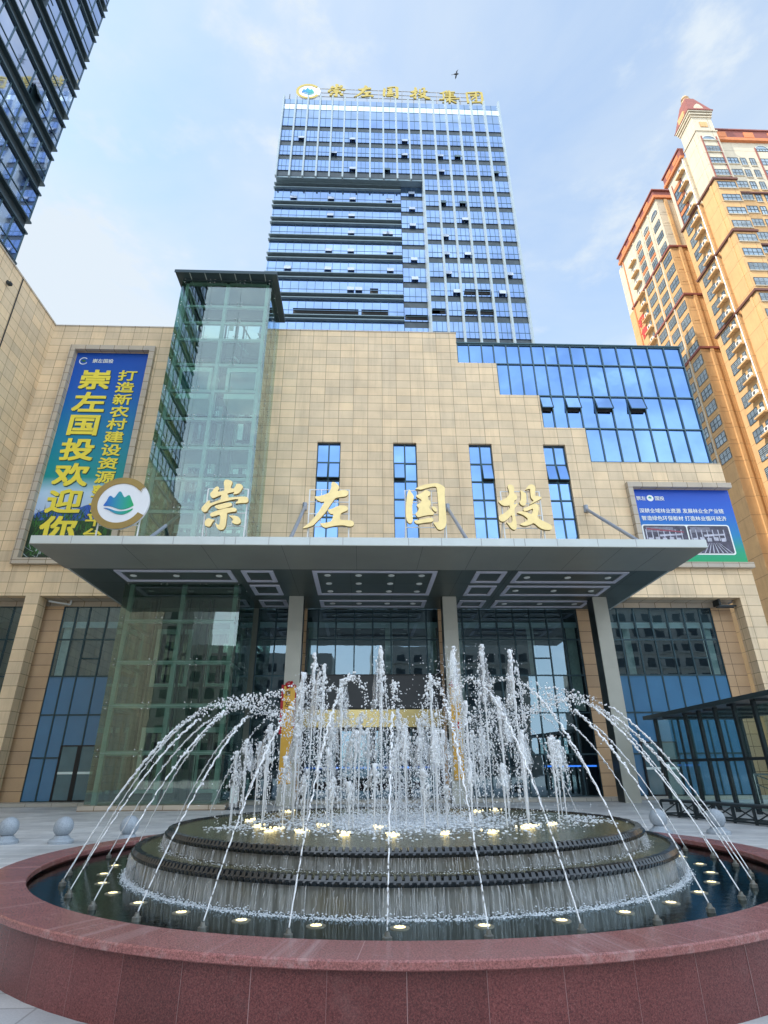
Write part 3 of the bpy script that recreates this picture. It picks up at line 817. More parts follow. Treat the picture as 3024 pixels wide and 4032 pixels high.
LET['zuo'] = [[(0.07,2.912),(0.108,2.98),(0.203,2.981),(0.34,2.885),(0.438,2.735),(0.413,2.659),(0.336,2.524),(0.509,2.585),(0.669,2.605),(0.79,2.558),(0.838,2.454),(0.808,2.349),(0.703,2.274),(0.464,2.242),(0.291,2.21),(0.227,2.136),(0.001,1.752),(-0.098,1.548),(-0.348,1.229),(-0.547,0.999),(-0.646,0.885),(-0.9,0.784),(-1.092,0.746),(-1.006,0.839),(-0.782,1.025),(-0.512,1.4),(-0.365,1.661),(-0.218,1.955),(-0.194,2.028),(-0.325,1.998),(-0.487,2.07),(-0.597,2.172),(-0.627,2.26),(-0.575,2.282),(-0.468,2.271),(-0.048,2.415),(0.028,2.55),(0.076,2.731)],[(-0.061,1.635),(0.109,1.666),(0.316,1.784),(0.5,1.844),(0.659,1.846),(0.792,1.788),(0.834,1.687),(0.796,1.599),(0.613,1.51),(0.535,1.481),(0.5,1.322),(0.49,1.164),(0.7,1.152),(0.909,1.148),(1.041,1.111),(1.108,1.012),(1.083,0.912),(0.993,0.855),(0.81,0.868),(0.679,0.918),(0.341,0.898),(0.083,0.834),(-0.097,0.782),(-0.228,0.831),(-0.324,0.944),(-0.313,1.006),(-0.183,1.002),(0.05,1.061),(0.139,1.118),(0.198,1.319),(0.208,1.435),(0.117,1.419),(0.009,1.491)]]
LET['guo'] = [[(-0.693,2.662),(-0.641,2.557),(-0.499,2.349),(-0.517,2.199),(-0.578,1.932),(-0.588,1.581),(-0.571,1.233),(-0.602,1.061),(-0.696,1.009),(-0.787,1.059),(-0.862,1.231),(-0.88,1.578),(-0.844,1.989),(-0.808,2.346),(-0.749,2.556)],[(-0.449,2.674),(-0.296,2.772),(-0.02,2.897),(0.254,2.946),(0.514,2.979),(0.689,2.92),(0.86,2.8),(0.896,2.71),(0.863,2.483),(0.862,2.064),(0.868,1.652),(0.878,1.245),(0.859,0.987),(0.799,0.843),(0.662,0.743),(0.556,0.722),(0.466,0.77),(0.406,0.897),(0.307,1.039),(0.309,1.082),(0.414,1.083),(0.533,1.07),(0.557,1.416),(0.561,1.943),(0.543,2.419),(0.53,2.721),(0.493,2.805),(0.302,2.794),(0.027,2.709),(-0.193,2.637),(-0.327,2.666)],[(-0.423,2.356),(-0.254,2.411),(-0.116,2.518),(-0.031,2.609),(0.091,2.619),(0.223,2.536),(0.239,2.446),(0.203,2.362),(0.12,2.325),(0.119,2.161),(0.205,2.103),(0.241,1.999),(0.211,1.91),(0.167,1.822),(0.176,1.704),(0.279,1.618),(0.354,1.516),(0.324,1.429),(0.191,1.428),(-0.023,1.397),(-0.237,1.337),(-0.344,1.307),(-0.421,1.379),(-0.458,1.465),(-0.429,1.538),(-0.348,1.583),(-0.304,1.715),(-0.328,1.788),(-0.401,1.86),(-0.378,1.92),(-0.214,2.024),(-0.157,2.114),(-0.234,2.202),(-0.366,2.275)],[(0.247,1.808),(0.342,1.838),(0.446,1.78),(0.495,1.678),(0.477,1.59),(0.41,1.575),(0.321,1.662)],[(-0.533,1.162),(-0.348,1.178),(-0.135,1.222),(0.079,1.282),(0.239,1.303),(0.31,1.241),(0.306,1.14),(0.203,1.082),(-0.035,1.065),(-0.248,1.021),(-0.38,1.0),(-0.484,1.047)]]
LET['tou'] = [[(-0.583,2.861),(-0.52,2.945),(-0.424,2.946),(-0.308,2.864),(-0.281,2.727),(-0.326,2.499),(-0.239,2.47),(-0.189,2.35),(-0.225,2.215),(-0.356,2.139),(-0.384,1.945),(-0.202,2.051),(-0.225,1.961),(-0.365,1.782),(-0.384,1.738),(-0.387,1.445),(-0.364,1.155),(-0.355,0.982),(-0.387,0.81),(-0.46,0.747),(-0.563,0.78),(-0.659,0.879),(-0.702,0.979),(-0.808,1.122),(-0.717,1.094),(-0.613,1.066),(-0.524,1.154),(-0.514,1.386),(-0.533,1.458),(-0.667,1.326),(-0.816,1.18),(-0.954,1.127),(-1.069,1.178),(-1.112,1.293),(-1.087,1.424),(-1.002,1.469),(-0.892,1.499),(-0.716,1.647),(-0.567,1.795),(-0.58,1.928),(-0.693,1.883),(-0.854,1.896),(-0.981,1.984),(-1.047,2.087),(-1.021,2.132),(-0.939,2.142),(-0.74,2.24),(-0.59,2.376),(-0.522,2.512),(-0.545,2.694)],[(-0.041,2.663),(0.065,2.625),(0.19,2.52),(0.224,2.46),(0.189,2.219),(0.151,1.98),(0.094,1.905),(-0.014,1.904),(-0.113,1.992),(-0.124,2.096),(-0.083,2.141),(-0.051,2.186),(-0.012,2.427),(-0.012,2.548)],[(0.193,2.665),(0.276,2.794),(0.402,2.933),(0.516,2.965),(0.633,2.905),(0.677,2.814),(0.64,2.615),(0.584,2.373),(0.668,2.389),(0.801,2.36),(0.899,2.31),(0.886,2.271),(0.695,2.164),(0.461,2.027),(0.289,1.945),(0.412,2.071),(0.531,2.162),(0.433,2.251),(0.406,2.371),(0.413,2.552),(0.422,2.75),(0.322,2.719)],[(0.008,1.742),(0.056,1.801),(0.138,1.817),(0.282,1.892),(0.456,1.983),(0.569,2.019),(0.683,1.955),(0.704,1.837),(0.656,1.571),(0.568,1.337),(0.742,1.222),(1.042,1.051),(1.165,0.965),(1.179,0.865),(1.114,0.779),(1.004,0.758),(0.794,0.776),(0.617,0.861),(0.476,1.017),(0.378,1.089),(0.234,1.001),(0.013,0.942),(-0.105,0.955),(-0.244,1.026),(-0.021,1.114),(0.182,1.246),(0.064,1.39),(-0.086,1.491),(-0.203,1.534),(-0.274,1.548),(-0.249,1.607),(-0.124,1.646),(0.061,1.61),(0.242,1.538),(0.343,1.48),(0.438,1.716),(0.418,1.775),(0.259,1.685),(0.063,1.624),(0.014,1.668)]]
LET['mount'] = [(-0.687,-0.147),(-0.66,-0.089),(-0.565,0.118),(-0.523,0.304),(-0.46,0.333),(-0.395,0.294),(-0.334,0.229),(-0.278,0.241),(-0.234,0.318),(-0.174,0.461),(-0.129,0.535),(-0.07,0.535),(-0.022,0.485),(0.048,0.365),(0.113,0.278),(0.154,0.26),(0.198,0.289),(0.264,0.356),(0.33,0.363),(0.367,0.324),(0.459,0.128),(0.585,-0.099),(0.562,-0.132),(0.441,-0.208),(0.298,-0.274),(0.151,-0.308),(-0.005,-0.298),(-0.17,-0.235),(-0.336,-0.172),(-0.495,-0.146)]
LET['wave'] = [(-0.688,-0.24),(-0.533,-0.249),(-0.352,-0.291),(-0.185,-0.364),(-0.025,-0.399),(0.148,-0.398),(0.315,-0.371),(0.459,-0.316),(0.591,-0.243),(0.542,-0.347),(0.425,-0.444),(0.285,-0.52),(0.156,-0.549),(0.0,-0.534),(-0.163,-0.482),(-0.334,-0.387),(-0.523,-0.297)]
def dense(poly, it=1):
    for _ in range(it):      # soften the traced outline (corner cutting)
        q = []
        for i in range(len(poly)):
            a, b = poly[i], poly[(i+1) % len(poly)]
            q += [(a[0]*.75+b[0]*.25, a[1]*.75+b[1]*.25), (a[0]*.25+b[0]*.75, a[1]*.25+b[1]*.75)]
        poly = q
    return poly
YL = 22.2
def canopy_letter(key, xc, label):
    t = thing('canopy_letter', label, 'letter', (xc, YL, CZ1), 'gold brush letters on the canopy')
    m = MB()
    for i, P in enumerate(LET[key]):
        m.prism([(x+xc, z+10.05) for x, z in dense(P)], YL-0.012-0.002*i, YL+0.016+0.002*i)
    m.build('letter_face', MT['gold'], t)
    m = MB()
    for i, P in enumerate(LET[key]):
        cx = sum(p[0] for p in P)/len(P); cz = sum(p[1] for p in P)/len(P)
        m.prism([(x+xc, z+10.05) for x, z in dense(P)], YL+0.018+0.002*i, YL+0.12+0.002*i)
    m.build('letter_edge', MT['gold_edge'], t)
    f = MB(); y = YL+0.2
    for s in (-0.87, 0.87):
        f.bar((xc+s, y, CZ1-0.02), (xc+s, y, 12.75), 0.05)
        f.bar((xc+s, y+0.01, 11.6), (xc+s, y+1.0, CZ1-0.02), 0.04)
    for z in (12.74, 12.15, 11.58, 10.97): f.bar((xc-0.85, y, z), (xc+0.85, y, z), 0.035)
    for s in (-0.35, 0.3): f.bar((xc+s, y-0.04, 10.97), (xc+s, y-0.04, 12.74), 0.03)
    f.build('support_frame', MT['white_pipe'], t)
canopy_letter('chong', -5.95, 'gold brush character 崇 on white frame in front of the glass lift shaft')
canopy_letter('zuo', -1.52, 'gold brush character 左 on white frame above the canopy edge')
canopy_letter('guo', 2.68, 'gold brush character 国 on white frame above the canopy edge')
canopy_letter('tou', 6.95, 'gold brush character 投 on white frame above the canopy edge')

def emblem(root, c, s, y, thick=0.12, mats=None):
    """round logo: gold ring open on the right, mountains over a wave; c = (x, z)"""
    mats = mats or (MT['disc'], MT['ring_gold'], MT['mount'], MT['mount'])
    circ = lambda r, n=64, dx=0: [(c[0]+dx+s*r*math.cos(2*math.pi*k/n), c[1]+s*r*math.sin(2*math.pi*k/n)) for k in range(n)]
    m = MB(); m.prism(circ(1.195), y, y+thick*s); m.build('disc', mats[0], root)
    a0, a1, n = R(41), R(332), 60
    o, i_ = [], []
    for k in range(n+1):
        a = a0+(a1-a0)*k/n
        o.append((c[0]+s*1.205*math.cos(a), c[1]+s*1.205*math.sin(a)))
        i_.append((c[0]+s*(0.935*math.cos(a)-0.012), c[1]+s*0.925*math.sin(a)))
    # brush-torn end near the top right
    m = MB()
    vs = [(p[0], y-0.03*s, p[1]) for p in o] + [(p[0], y-0.03*s, p[1]) for p in i_] + [(p[0], y-0.001, p[1]) for p in o] + [(p[0], y-0.001, p[1]) for p in i_]
    q = n+1; fs = []
    for k in range(n):
        fs += [(k, q+k, q+k+1, k+1), (2*q+k, k, k+1, 2*q+k+1), (q+k, 3*q+k, 3*q+k+1, q+k+1)]
    fs += [(0, 2*q, 3*q, q), (n, q+n, 3*q+n, 2*q+n)]
    m.add(vs, fs)
    for k, (rr, ln) in enumerate(((1.17,0.09),(1.10,0.05),(1.03,0.11),(0.97,0.17))):
        b0 = R(41); b1 = b0-ln
        w_ = 0.028
        m.prism([(c[0]+s*(rr-w_)*math.cos(b0+.03), c[1]+s*(rr-w_)*math.sin(b0+.03)), (c[0]+s*(rr+w_)*math.cos(b0+.03), c[1]+s*(rr+w_)*math.sin(b0+.03)), (c[0]+s*rr*math.cos(b1), c[1]+s*rr*math.sin(b1))], y-0.028*s, y-0.0015)
    m.build('ring', mats[1], root)
    mt = [(c[0]+s*x, c[1]+s*z) for x, z in dense(LET['mount'])]
    MB().prism(mt, y-0.03*s, y-0.001).build('mountain', mats[2], root)
    MB().prism([(c[0]+s*x, c[1]+s*z) for x, z in dense(LET['wave'])], y-0.03*s, y-0.001).build('wave', mats[3], root)
MT['mount'] = ramp_mat('blue_green_emblem', 0, -11.07, -9.79, [(0, (0.01, 0.10, 0.50)), (0.5, (0.01, 0.27, 0.33)), (1, (0.0, 0.36, 0.10))])
MT['mount_roof'] = ramp_mat('blue_green_roof_emblem', 0, -11.6, -9.3, [(0, (0.02, 0.16, 0.42)), (1, (0.0, 0.30, 0.20))])
lg = thing('logo_sign', 'round white logo disc with open bronze ring and blue green mountains on the canopy', 'logo sign', (-10.38, YL, CZ1))
emblem(lg, (-10.38, 11.9), 1.0, YL-0.05)
f = MB(); y = YL+0.2
for x in (-11.24, -9.53): f.bar((x, y, CZ1-0.02), (x, y, 12.5), 0.05)
for z in (10.97, 12.4): f.bar((-11.24, y, z), (-9.53, y, z), 0.035)
f.build('support_frame', MT['white_pipe'], lg)

# ------------------------------------------------------------------ banners
MT['ban_l'] = ramp_mat('tall_banner_print', 2, 12.2, 26.7, [(0, (0.010, 0.022, 0.010)), (0.12, (0.012, 0.035, 0.014)), (0.17, (0.02, 0.08, 0.025)), (0.20, (0.42, 0.52, 0.70)), (0.29, (0.45, 0.62, 0.78)), (0.36, (0.0, 0.26, 0.25)), (0.55, (0.0, 0.20, 0.33)), (0.80, (0.0, 0.09, 0.42)), (1, (0.0, 0.06, 0.38))])
MT['yellow'] = simple('yellow_print', (0.80, 0.66, 0.06), 0.5, var=0.04)
MT['white_print'] = simple('white_print', (0.75, 0.77, 0.75), 0.5, var=0.04)
MT['shadow_print'] = simple('dark_green_print', (0.004, 0.05, 0.05), 0.6)
MT['blue_hill'] = simple('blue_hill_print', (0.03, 0.11, 0.48), 0.6)
MT['leaf1'] = simple('green_leaf_print', (0.030, 0.13, 0.022), 0.6, var=0.5, vscale=3)
MT['leaf2'] = simple('dark_leaf_print', (0.012, 0.035, 0.02), 0.6, var=0.4, vscale=3)
MT['leaf3'] = simple('pale_leaf_print', (0.30, 0.36, 0.36), 0.6, var=0.3, vscale=3)
yb = YF+0.12
b1 = thing('wall_banner', 'tall blue and green banner with two columns of yellow characters on the stone wall', 'banner', (-16.58, yb, 12.2))
MB().box(-18.98, -14.18, yb, yb+0.08, 12.2, 26.68).build('banner_sheet', MT['ban_l'], b1)
m, sh = MB(), MB()
for k, ch in enumerate('崇左国投欢迎你'):
    z = 24.52-1.738*k
    put_text(sh, ch, (-17.42+0.05, yb-0.008, z-0.06), 1.58, 0.036, 0.002, 1.32)
    put_text(m, ch, (-17.42, yb-0.02, z), 1.58, 0.034, 0.004, 1.32)
for k, ch in enumerate('打造新农村建设资源整合平台'):
    z = 24.87-0.931*k
    put_text(sh, ch, (-15.41+0.03, yb-0.008, z-0.04), 0.86, 0.026, 0.002, 1.42)
    put_text(m, ch, (-15.41, yb-0.02, z), 0.86, 0.024, 0.004, 1.42)
m.build('lettering', MT['yellow'], b1); sh.build('lettering_shadow', MT['shadow_print'], b1)
m = MB(); put_text(m, '崇左国投', (-17.2, yb-0.012, 26.02), 0.34, 0.012, 0.003); m.build('small_lettering', MT['white_print'], b1)
def mini_emblem(root, x, z, s):
    m = MB()
    n = 30; a0, a1 = R(45), R(330); pts_o = [(x+s*1.2*math.cos(a0+(a1-a0)*k/n), z+s*1.2*math.sin(a0+(a1-a0)*k/n)) for k in range(n+1)]
    pts_i = [(x+s*0.95*math.cos(a0+(a1-a0)*k/n), z+s*0.95*math.sin(a0+(a1-a0)*k/n)) for k in range(n+1)]
    m.add([(p[0], yb-0.012, p[1]) for p in pts_o]+[(p[0], yb-0.012, p[1]) for p in pts_i], [(k, n+1+k, n+2+k, k+1) for k in range(n)])
    m.build('small_emblem', MT['white_print'], root)
    MB().prism([(x+s*a, z+s*b) for a, b in LET['mount']], yb-0.012, yb-0.004).build('small_mountain', MT['leaf1'], root)
mini_emblem(b1, -18.45, 26.0, 0.24)
# printed landscape at the foot: blue hills and tall cane leaves
MB().prism([(-18.9, 15.0), (-18.3, 15.35), (-17.6, 15.1), (-16.9, 15.2), (-16.2, 15.55), (-15.6, 15.75), (-15.2, 15.5), (-14.6, 15.6), (-14.2, 15.4), (-14.2, 14.6), (-18.9, 14.6)], yb-0.004, yb-0.001).build('printed_hill', MT['blue_hill'], b1)
for mi, (mk, cnt, zlo, zhi, ln) in enumerate((('leaf2', 420, 12.3, 15.0, 0.7), ('leaf1', 340, 12.4, 14.9, 0.8), ('leaf3', 70, 12.3, 13.6, 0.7))):
    m = MB()
    for k in range(cnt):
        x = random.uniform(-18.85, -14.3); z = random.uniform(zlo, zhi)
        a = random.gauss(0, 0.7); L = ln*random.uniform(0.5, 1.2); bend = random.uniform(-0.5, 0.5)
        pts = []
        for i in range(5):
            t_ = i/4; pts.append((x+math.sin(a+bend*t_)*L*t_, z+math.cos(a+bend*t_)*L*t_))
        wd = random.uniform(0.02, 0.045); y = yb-0.005-0.001*mi-0.0000015*k
        L_ = [(min(max(px-wd*(1-i/4.2), -18.96), -14.2), min(max(pz, 12.22), 15.9)) for i, (px, pz) in enumerate(pts)]
        R_ = [(min(max(px+wd*(1-i/4.2), -18.96), -14.2), min(max(pz, 12.22), 15.9)) for i, (px, pz) in enumerate(pts)]
        m.add([(p[0], y, p[1]) for p in L_]+[(p[0], y, p[1]) for p in R_], [(i, 5+i, 6+i, i+1) for i in range(4)])
    m.build('printed_leaves', MT[mk], b1)

MT['ban_r'] = ramp_mat('wide_banner_print', 2, 12.15, 16.95, [(0, (0.0, 0.33, 0.11)), (0.16, (0.0, 0.30, 0.16)), (0.38, (0.0, 0.18, 0.42)), (0.7, (0.0, 0.09, 0.50)), (1, (0.0, 0.055, 0.46))])
b2 = thing('wall_banner', 'wide blue and green banner with white lines of text over two workshop pictures', 'banner', (19.3, yb, 12.15))
MB().box(16.24, 22.34, yb, yb+0.08, 12.15, 16.95).build('banner_sheet', MT['ban_r'], b2)
m = MB()
put_text(m, '深耕全域林业资源 发展林业全产业链', (19.13, yb-0.012, 15.52), 0.318, 0.010, 0.003)
put_text(m, '智造绿色环保板材 打造林业循环经济', (19.17, yb-0.012, 15.03), 0.318, 0.010, 0.003)
m.build('lettering', MT['white_print'], b2)
m = MB(); put_text(m, '崇左', (16.8, yb-0.012, 16.35), 0.30, 0.012, 0.003); put_text(m, '国投', (17.95, yb-0.012, 16.35), 0.30, 0.012, 0.003); m.build('small_lettering', MT['white_print'], b2)
m = MB(); m.prism([(17.37+0.21*math.cos(k*math.pi/12), 16.36+0.21*math.sin(k*math.pi/12)) for k in range(24)], yb-0.012, yb-0.002); m.build('small_emblem', MT['white_print'], b2)
MB().prism([(17.37+0.17*a, 16.38+0.17*b) for a, b in LET['mount']], yb-0.02, yb-0.0125).build('small_mountain', MT['mount_roof'], b2)
def rrect(x0, x1, z0, z1, r):
    q = []
    for cx, cz, a0 in ((x1-r, z1-r, 0), (x0+r, z1-r, 90), (x0+r, z0+r, 180), (x1-r, z0+r, 270)):
        for k in range(6): q.append((cx+r*math.cos(R(a0+18*k)), cz+r*math.sin(R(a0+18*k))))
    return q
MT['photo_bg'] = simple('workshop_picture_dark', (0.06, 0.055, 0.085), 0.5, var=0.6, vscale=4)
MT['photo_hi'] = simple('workshop_picture_light', (0.42, 0.42, 0.50), 0.5, var=0.3, vscale=5)
MT['photo_red'] = simple('workshop_picture_red', (0.25, 0.05, 0.08), 0.5)
m = MB(); m.prism(rrect(16.47, 21.78, 12.72, 14.62, 0.16), yb-0.010, yb-0.002); fr_ = m.build('picture_frame', MT['white_print'], b2)
for x0, x1, kind in ((16.55, 19.14, 0), (19.22, 21.70, 1)):
    y = yb-0.016
    pc = MB().prism(rrect(x0, x1, 12.80, 14.55, 0.12), y, yb-0.0105).build('picture', MT['photo_bg'], b2)
    m = MB(); y -= 0.002
    cx = (x0+x1)/2 + (0.5 if kind == 0 else 0.1)
    for k in range(9):      # roller tracks running towards the back
        t0 = x0+0.15+(x1-x0-0.3)*k/8
        m.add([(t0-0.035, y, 12.83), (t0+0.035, y, 12.83), (cx+(t0-cx)*0.35+0.012, y, 13.45), (cx+(t0-cx)*0.35-0.012, y, 13.45)], [(0,1,2,3)])
    for k in range(7):
        xa = x0+0.1+(x1-x0-0.3)*k/6.5; m.quad((xa, y-0.0003, 13.6), (xa+0.06, y-0.0003, 13.6), (xa+0.06, y-0.0003, 14.3), (xa, y-0.0003, 14.3))
    for k in range(5):
        xa = x0+0.2+0.42*k; za = 13.55+0.05*(k % 2); m.quad((xa, y-0.0006, za), (xa+0.26, y-0.0006, za), (xa+0.26, y-0.0006, za+0.22), (xa, y-0.0006, za+0.22))
    m.quad((x0+0.9, y-0.0009, 13.85), (x1-0.3, y-0.0009, 13.95), (x1-0.3, y-0.0009, 14.05), (x0+0.9, y-0.0009, 13.98))
    for k in range(6): m.quad((x0+0.15, y-0.0012, 14.12+0.06*k), (cx, y-0.0012, 14.2+0.045*k), (cx, y-0.0012, 14.215+0.045*k), (x0+0.15, y-0.0012, 14.14+0.06*k))
    m.build('picture_highlights', MT['photo_hi'], pc)
    if kind == 0:
        m = MB(); m.quad((x0+0.2, y-0.0015, 14.28), (x1-0.2, y-0.0015, 14.10), (x1-0.2, y-0.0015, 14.17), (x0+0.2, y-0.0015, 14.40)); m.build('picture_crane', MT['photo_red'], pc)

# ------------------------------------------------------------------ display board and brass plaques at the entrance
d = thing('display_board', 'black display board over the gold entrance header', 'screen', (0.5, YB-0.6, 4.35))
MB().box(-3.1, 4.2, YB-0.5, YB-0.3, 4.34, 6.05).build('screen', MT['led'], d)
MB().box(-3.13, 4.2, YB-0.52, YB-0.501, 4.34, 4.38).box(-3.13, 4.2, YB-0.52, YB-0.501, 6.01, 6.058).build('screen_edge', MT['door_frame'], d)
def plaque(x0, x1, z0, z1, label, left):
    y = 28.7-0.07; xc = (x0+x1)/2
    t = thing('brass_plaque', label, 'plaque', (xc, y, z0))
    MB().box(x0, x1, y, y+0.07, z0, z1).build('board', MT['plaque'], t)
    m = MB()
    for k in range(26):
        a = random.uniform(0, 6.283); b = random.uniform(0, 1)
        m.blob((xc+0.17*b*math.cos(a), y-0.06+0.03*random.random(), z1+0.02+0.16*b*math.sin(a)), 0.075, (1, 0.8, 1), 0.4)
    m.build('silk_flower', MT['red_cloth'], t, smooth=True)
    m = MB()
    if left:
        m.box(x0-0.12, x0-0.002, y-0.02, y+0.05, z1-2.2, z1-0.02); m.box(x0-0.12, x1+0.02, y-0.03, y-0.002, z1-0.02, z1+0.03); m.box(x1+0.002, x1+0.05, y-0.02, y+0.05, z1-2.0, z1-0.02)
    else:
        m.box(x0-0.04, x1+0.04, y-0.03, y-0.002, z1-0.02, z1+0.02)
        for k in range(9): m.blob((xc+random.uniform(-.1,.1), y-0.04, z1-1.9+random.uniform(-.12,.12)), 0.07, (1,.6,1), 0.4)
    m.build('silk_ribbon', MT['red_cloth'], t)
    m = MB()
    if left:
        put_text(m, '崇', (x0+0.20, y-0.004, z1-0.36), 0.27, 0.012, 0.002); put_text(m, '左', (x0+0.20, y-0.004, z1-0.86), 0.27, 0.012, 0.002)
        m.build('lettering', MT['ink'], t)
plaque(-3.80, -3.26, 0.9, 5.22, 'tall brass plaque with black characters and red side ribbons on the left column', True)
plaque(4.27, 4.75, 1.0, 5.25, 'tall brass plaque with red silk flower and no side ribbon, on the middle column', False)

# ------------------------------------------------------------------ glass lift shaft
EX0, EX1, EY0, EY1 = -11.45, -5.88, 26.6, 30.1
el = thing('glass_lift_shaft', 'tall green glass lift shaft with steel frame and flat overhanging roof', 'lift shaft', (-8.66, EY0, 0))
m = MB(); m.box(EX0-0.15, EX1+0.25, EY0-0.2, EY1+0.05, 0.0, 0.20); m.build('plinth', MT['stone_trim'], el)
EZ = [0.24, 2.20, 4.13, 6.02, 7.93, 9.83, 11.73, 13.63, 15.53, 17.43, 19.30, 21.20, 23.05, 24.92, 26.22, 27.52, 29.40]
cols3 = [EX0, EX0+1.86, EX0+3.72, EX1]
pn = 0
for j in range(len(EZ)-1):
    z0, z1 = EZ[j]+0.008, EZ[j+1]-0.008
    for i in range(3):
        MB().box(cols3[i]+0.006, cols3[i+1]-0.006, EY0, EY0+0.02, z0, z1).build('front_glass', MT['elev_glass'], el)
    MB().box(EX0, EX0+0.02, EY0+0.025, EY1, z0, z1).build('side_glass', MT['elev_glass'], el)
    MB().box(EX1-0.02, EX1, EY0+0.025, EY1, z0, z1).build('side_glass', MT['elev_glass'], el)
# steel frame inside: posts, beams, cross braces
m = MB()
PX = [EX0+0.30, -8.66, EX1-0.30]
for x in PX:
    m.box(x-0.10, x+0.10, EY0+0.18, EY0+0.38, 0.2, 29.35)
for z in EZ[1:]:
    for y in (EY0+0.28,):
        for a, b in ((PX[0]+0.10, PX[1]-0.10), (PX[1]+0.10, PX[2]-0.10)): m.box(a, b, y-0.075, y+0.075, z-0.09, z+0.09)
    for x in (PX[0], PX[2]): m.box(x-0.06, x+0.06, EY0+0.38, EY1-0.18, z-0.07, z+0.07)
m.build('steel_frame', MT['elev_steel'], el)
m = MB()
for x in PX: m.box(x-0.09, x+0.09, EY1-0.22, EY1-0.02, 0.2, 29.35)
for z in EZ[1:]:
    if z > 12: m.box(PX[0]+0.09, PX[2]-0.09, EY1-0.19, EY1-0.05, z-0.08, z+0.08)
m.build('rear_frame', MT['soffit'], el)
m = MB()
for j in range(10, len(EZ)-1):
    x = PX[0]; m.bar((x, EY0+0.4, EZ[j+1]-0.1), (x, EY1-0.25, EZ[j]+0.1), 0.12)
    if j >= 13: m.bar((PX[1]+0.1, EY1-0.3, EZ[j+1]-0.1), (PX[1]+1.0, EY1-0.3, EZ[j]+0.1), 0.10)
m.build('cross_brace', MT['elev_steel'], el)
m = MB()
for x in (-10.9, -9.3, -8.1, -6.6):
    m.box(x-0.05, x+0.05, EY1-0.5, EY1-0.4, 0.3, 28.9)
    m.tube([(x+0.25, EY1-0.7, 0.4), (x+0.25, EY1-0.7, 28.9)], 0.018, 6)
m.build('guide_rail', MT['dark_steel'], el)
# lift cars with pale framed doors
for xc, zc in ((-10.05, 21.25), (-7.28, 21.25)):
    f = MB(); y = EY0+0.9
    f.box(xc-0.95, xc+0.95, y, y+1.6, zc+2.3, zc+2.42); f.box(xc-0.95, xc+0.95, y, y+1.6, zc-0.1, zc)
    f.box(xc-0.95, xc-0.78, y, y+0.1, zc, zc+2.3); f.box(xc+0.78, xc+0.95, y, y+0.1, zc, zc+2.3); f.box(xc-0.78, xc+0.78, y, y+0.1, zc+1.85, zc+2.3); f.box(xc-0.78, xc+0.78, y, y+0.1, zc, zc+0.45)
    f.box(xc-0.9, xc+0.9, y+1.55, y+1.6, zc, zc+2.3)
    c = f.build('lift_car', MT['blind'], el)
    MB().box(xc-0.78, xc+0.78, y+0.04, y+0.06, zc+0.45, zc+1.85).build('car_glass', MT['door_glass'], c)
# point fittings
m = MB()
for z in EZ[1:]:
    for x in (cols3[1], cols3[2]):
        for dx in (-0.14, 0.14):
            for dz in (-0.13, 0.13):
                m.lathe([(0.0, 0), (0.035, 0)], (0, 0), 3) if False else None
                m.blob((x+dx, EY0-0.015, z+dz), 0.035, (1, 0.5, 1))
                m.bar((x+dx, EY0+0.02, z+dz), (x, EY0+0.2, z), 0.018)
    for x, sg in ((EX0+0.16, 1), (EX1-0.16, 1)):
        for dz in (-0.13, 0.13): m.blob((x, EY0-0.015, z+dz), 0.035, (1, 0.5, 1))
    for y in (EY0+1.2, EY0+2.4):
        for dz in (-0.13, 0.13): m.blob((EX1+0.015, y, z+dz), 0.035, (0.5, 1, 1)); m.blob((EX0-0.015, y, z+dz), 0.035, (0.5, 1, 1))
m.build('glass_fitting', MT['fitting'], el, smooth=True)
m = MB(); m.box(EX0-0.35, EX1+0.35, EY0-0.55, EY1+0.2, 29.62, 29.74); m.build('roof', MT['elev_roof'], el)
m = MB(); m.box(EX0-0.33, EX1+0.33, EY0-0.53, EY1+0.18, 29.55, 29.619)
m.box(EX0-0.36, EX1+0.36, EY0-0.56, EY0-0.54, 29.5, 29.72); m.build('roof_soffit', MT['elev_roof'], el)
m = MB(); m.box(EX0, EX1, EY0+0.03, EY0+0.1, 29.41, 29.549); m.box(EX0, EX0+0.07, EY0+0.1, EY1, 29.41, 29.549); m.box(EX1-0.07, EX1, EY0+0.1, EY1, 29.41, 29.549); m.build('roof_upstand', MT['elev_roof'], el)
m = MB()
for k in range(6): x = EX0+0.55+k*0.92; m.box(x-0.02, x+0.02, EY0-0.5, EY0+0.02, 29.50, 29.548)
m.build('roof_rib', MT['elev_steel'], el)
for xc in (-9.0, -6.7):
    MB().box(xc-0.13, xc+0.13, EY1-0.35, EY1-0.25, 28.35, 28.75).build('notice', MT['blind'], el)

# ------------------------------------------------------------------ office tower behind
TY, TYR = 60.0, 61.02
tw = thing('office_tower', 'tall blue glass office tower with pale vertical fins behind the podium', 'building', (4.3, TY, 0))
FX = [-14.38, -12.28, -10.18, -8.08, -5.98, -3.85, -1.66, 0.52, 2.72, 4.91, 7.08]      # fins that stop at the overhang
FR = [9.05, 11.42, 13.60, 15.81, 18.06, 20.36, 22.92]                                   # fins that run to the ground
ZO = 87.15
RB = [(99.0,100.1),(95.0,96.2),(91.5,92.6),(87.6,88.8),(84.0,85.0),(80.4,81.4),(76.6,77.7),(73.0,73.95),(69.2,70.3),(65.3,66.4),(61.7,62.75),(58.0,59.1),(54.2,55.1),(50.4,51.4),(46.6,47.6)]
LB = [(85.74,86.83),(81.5,82.6),(77.8,78.9),(74.15,75.2),(70.3,71.34),(66.46,67.5),(62.57,63.5),(58.7,59.46),(54.9,55.9),(51.1,52.1)]
ZT = 107.3
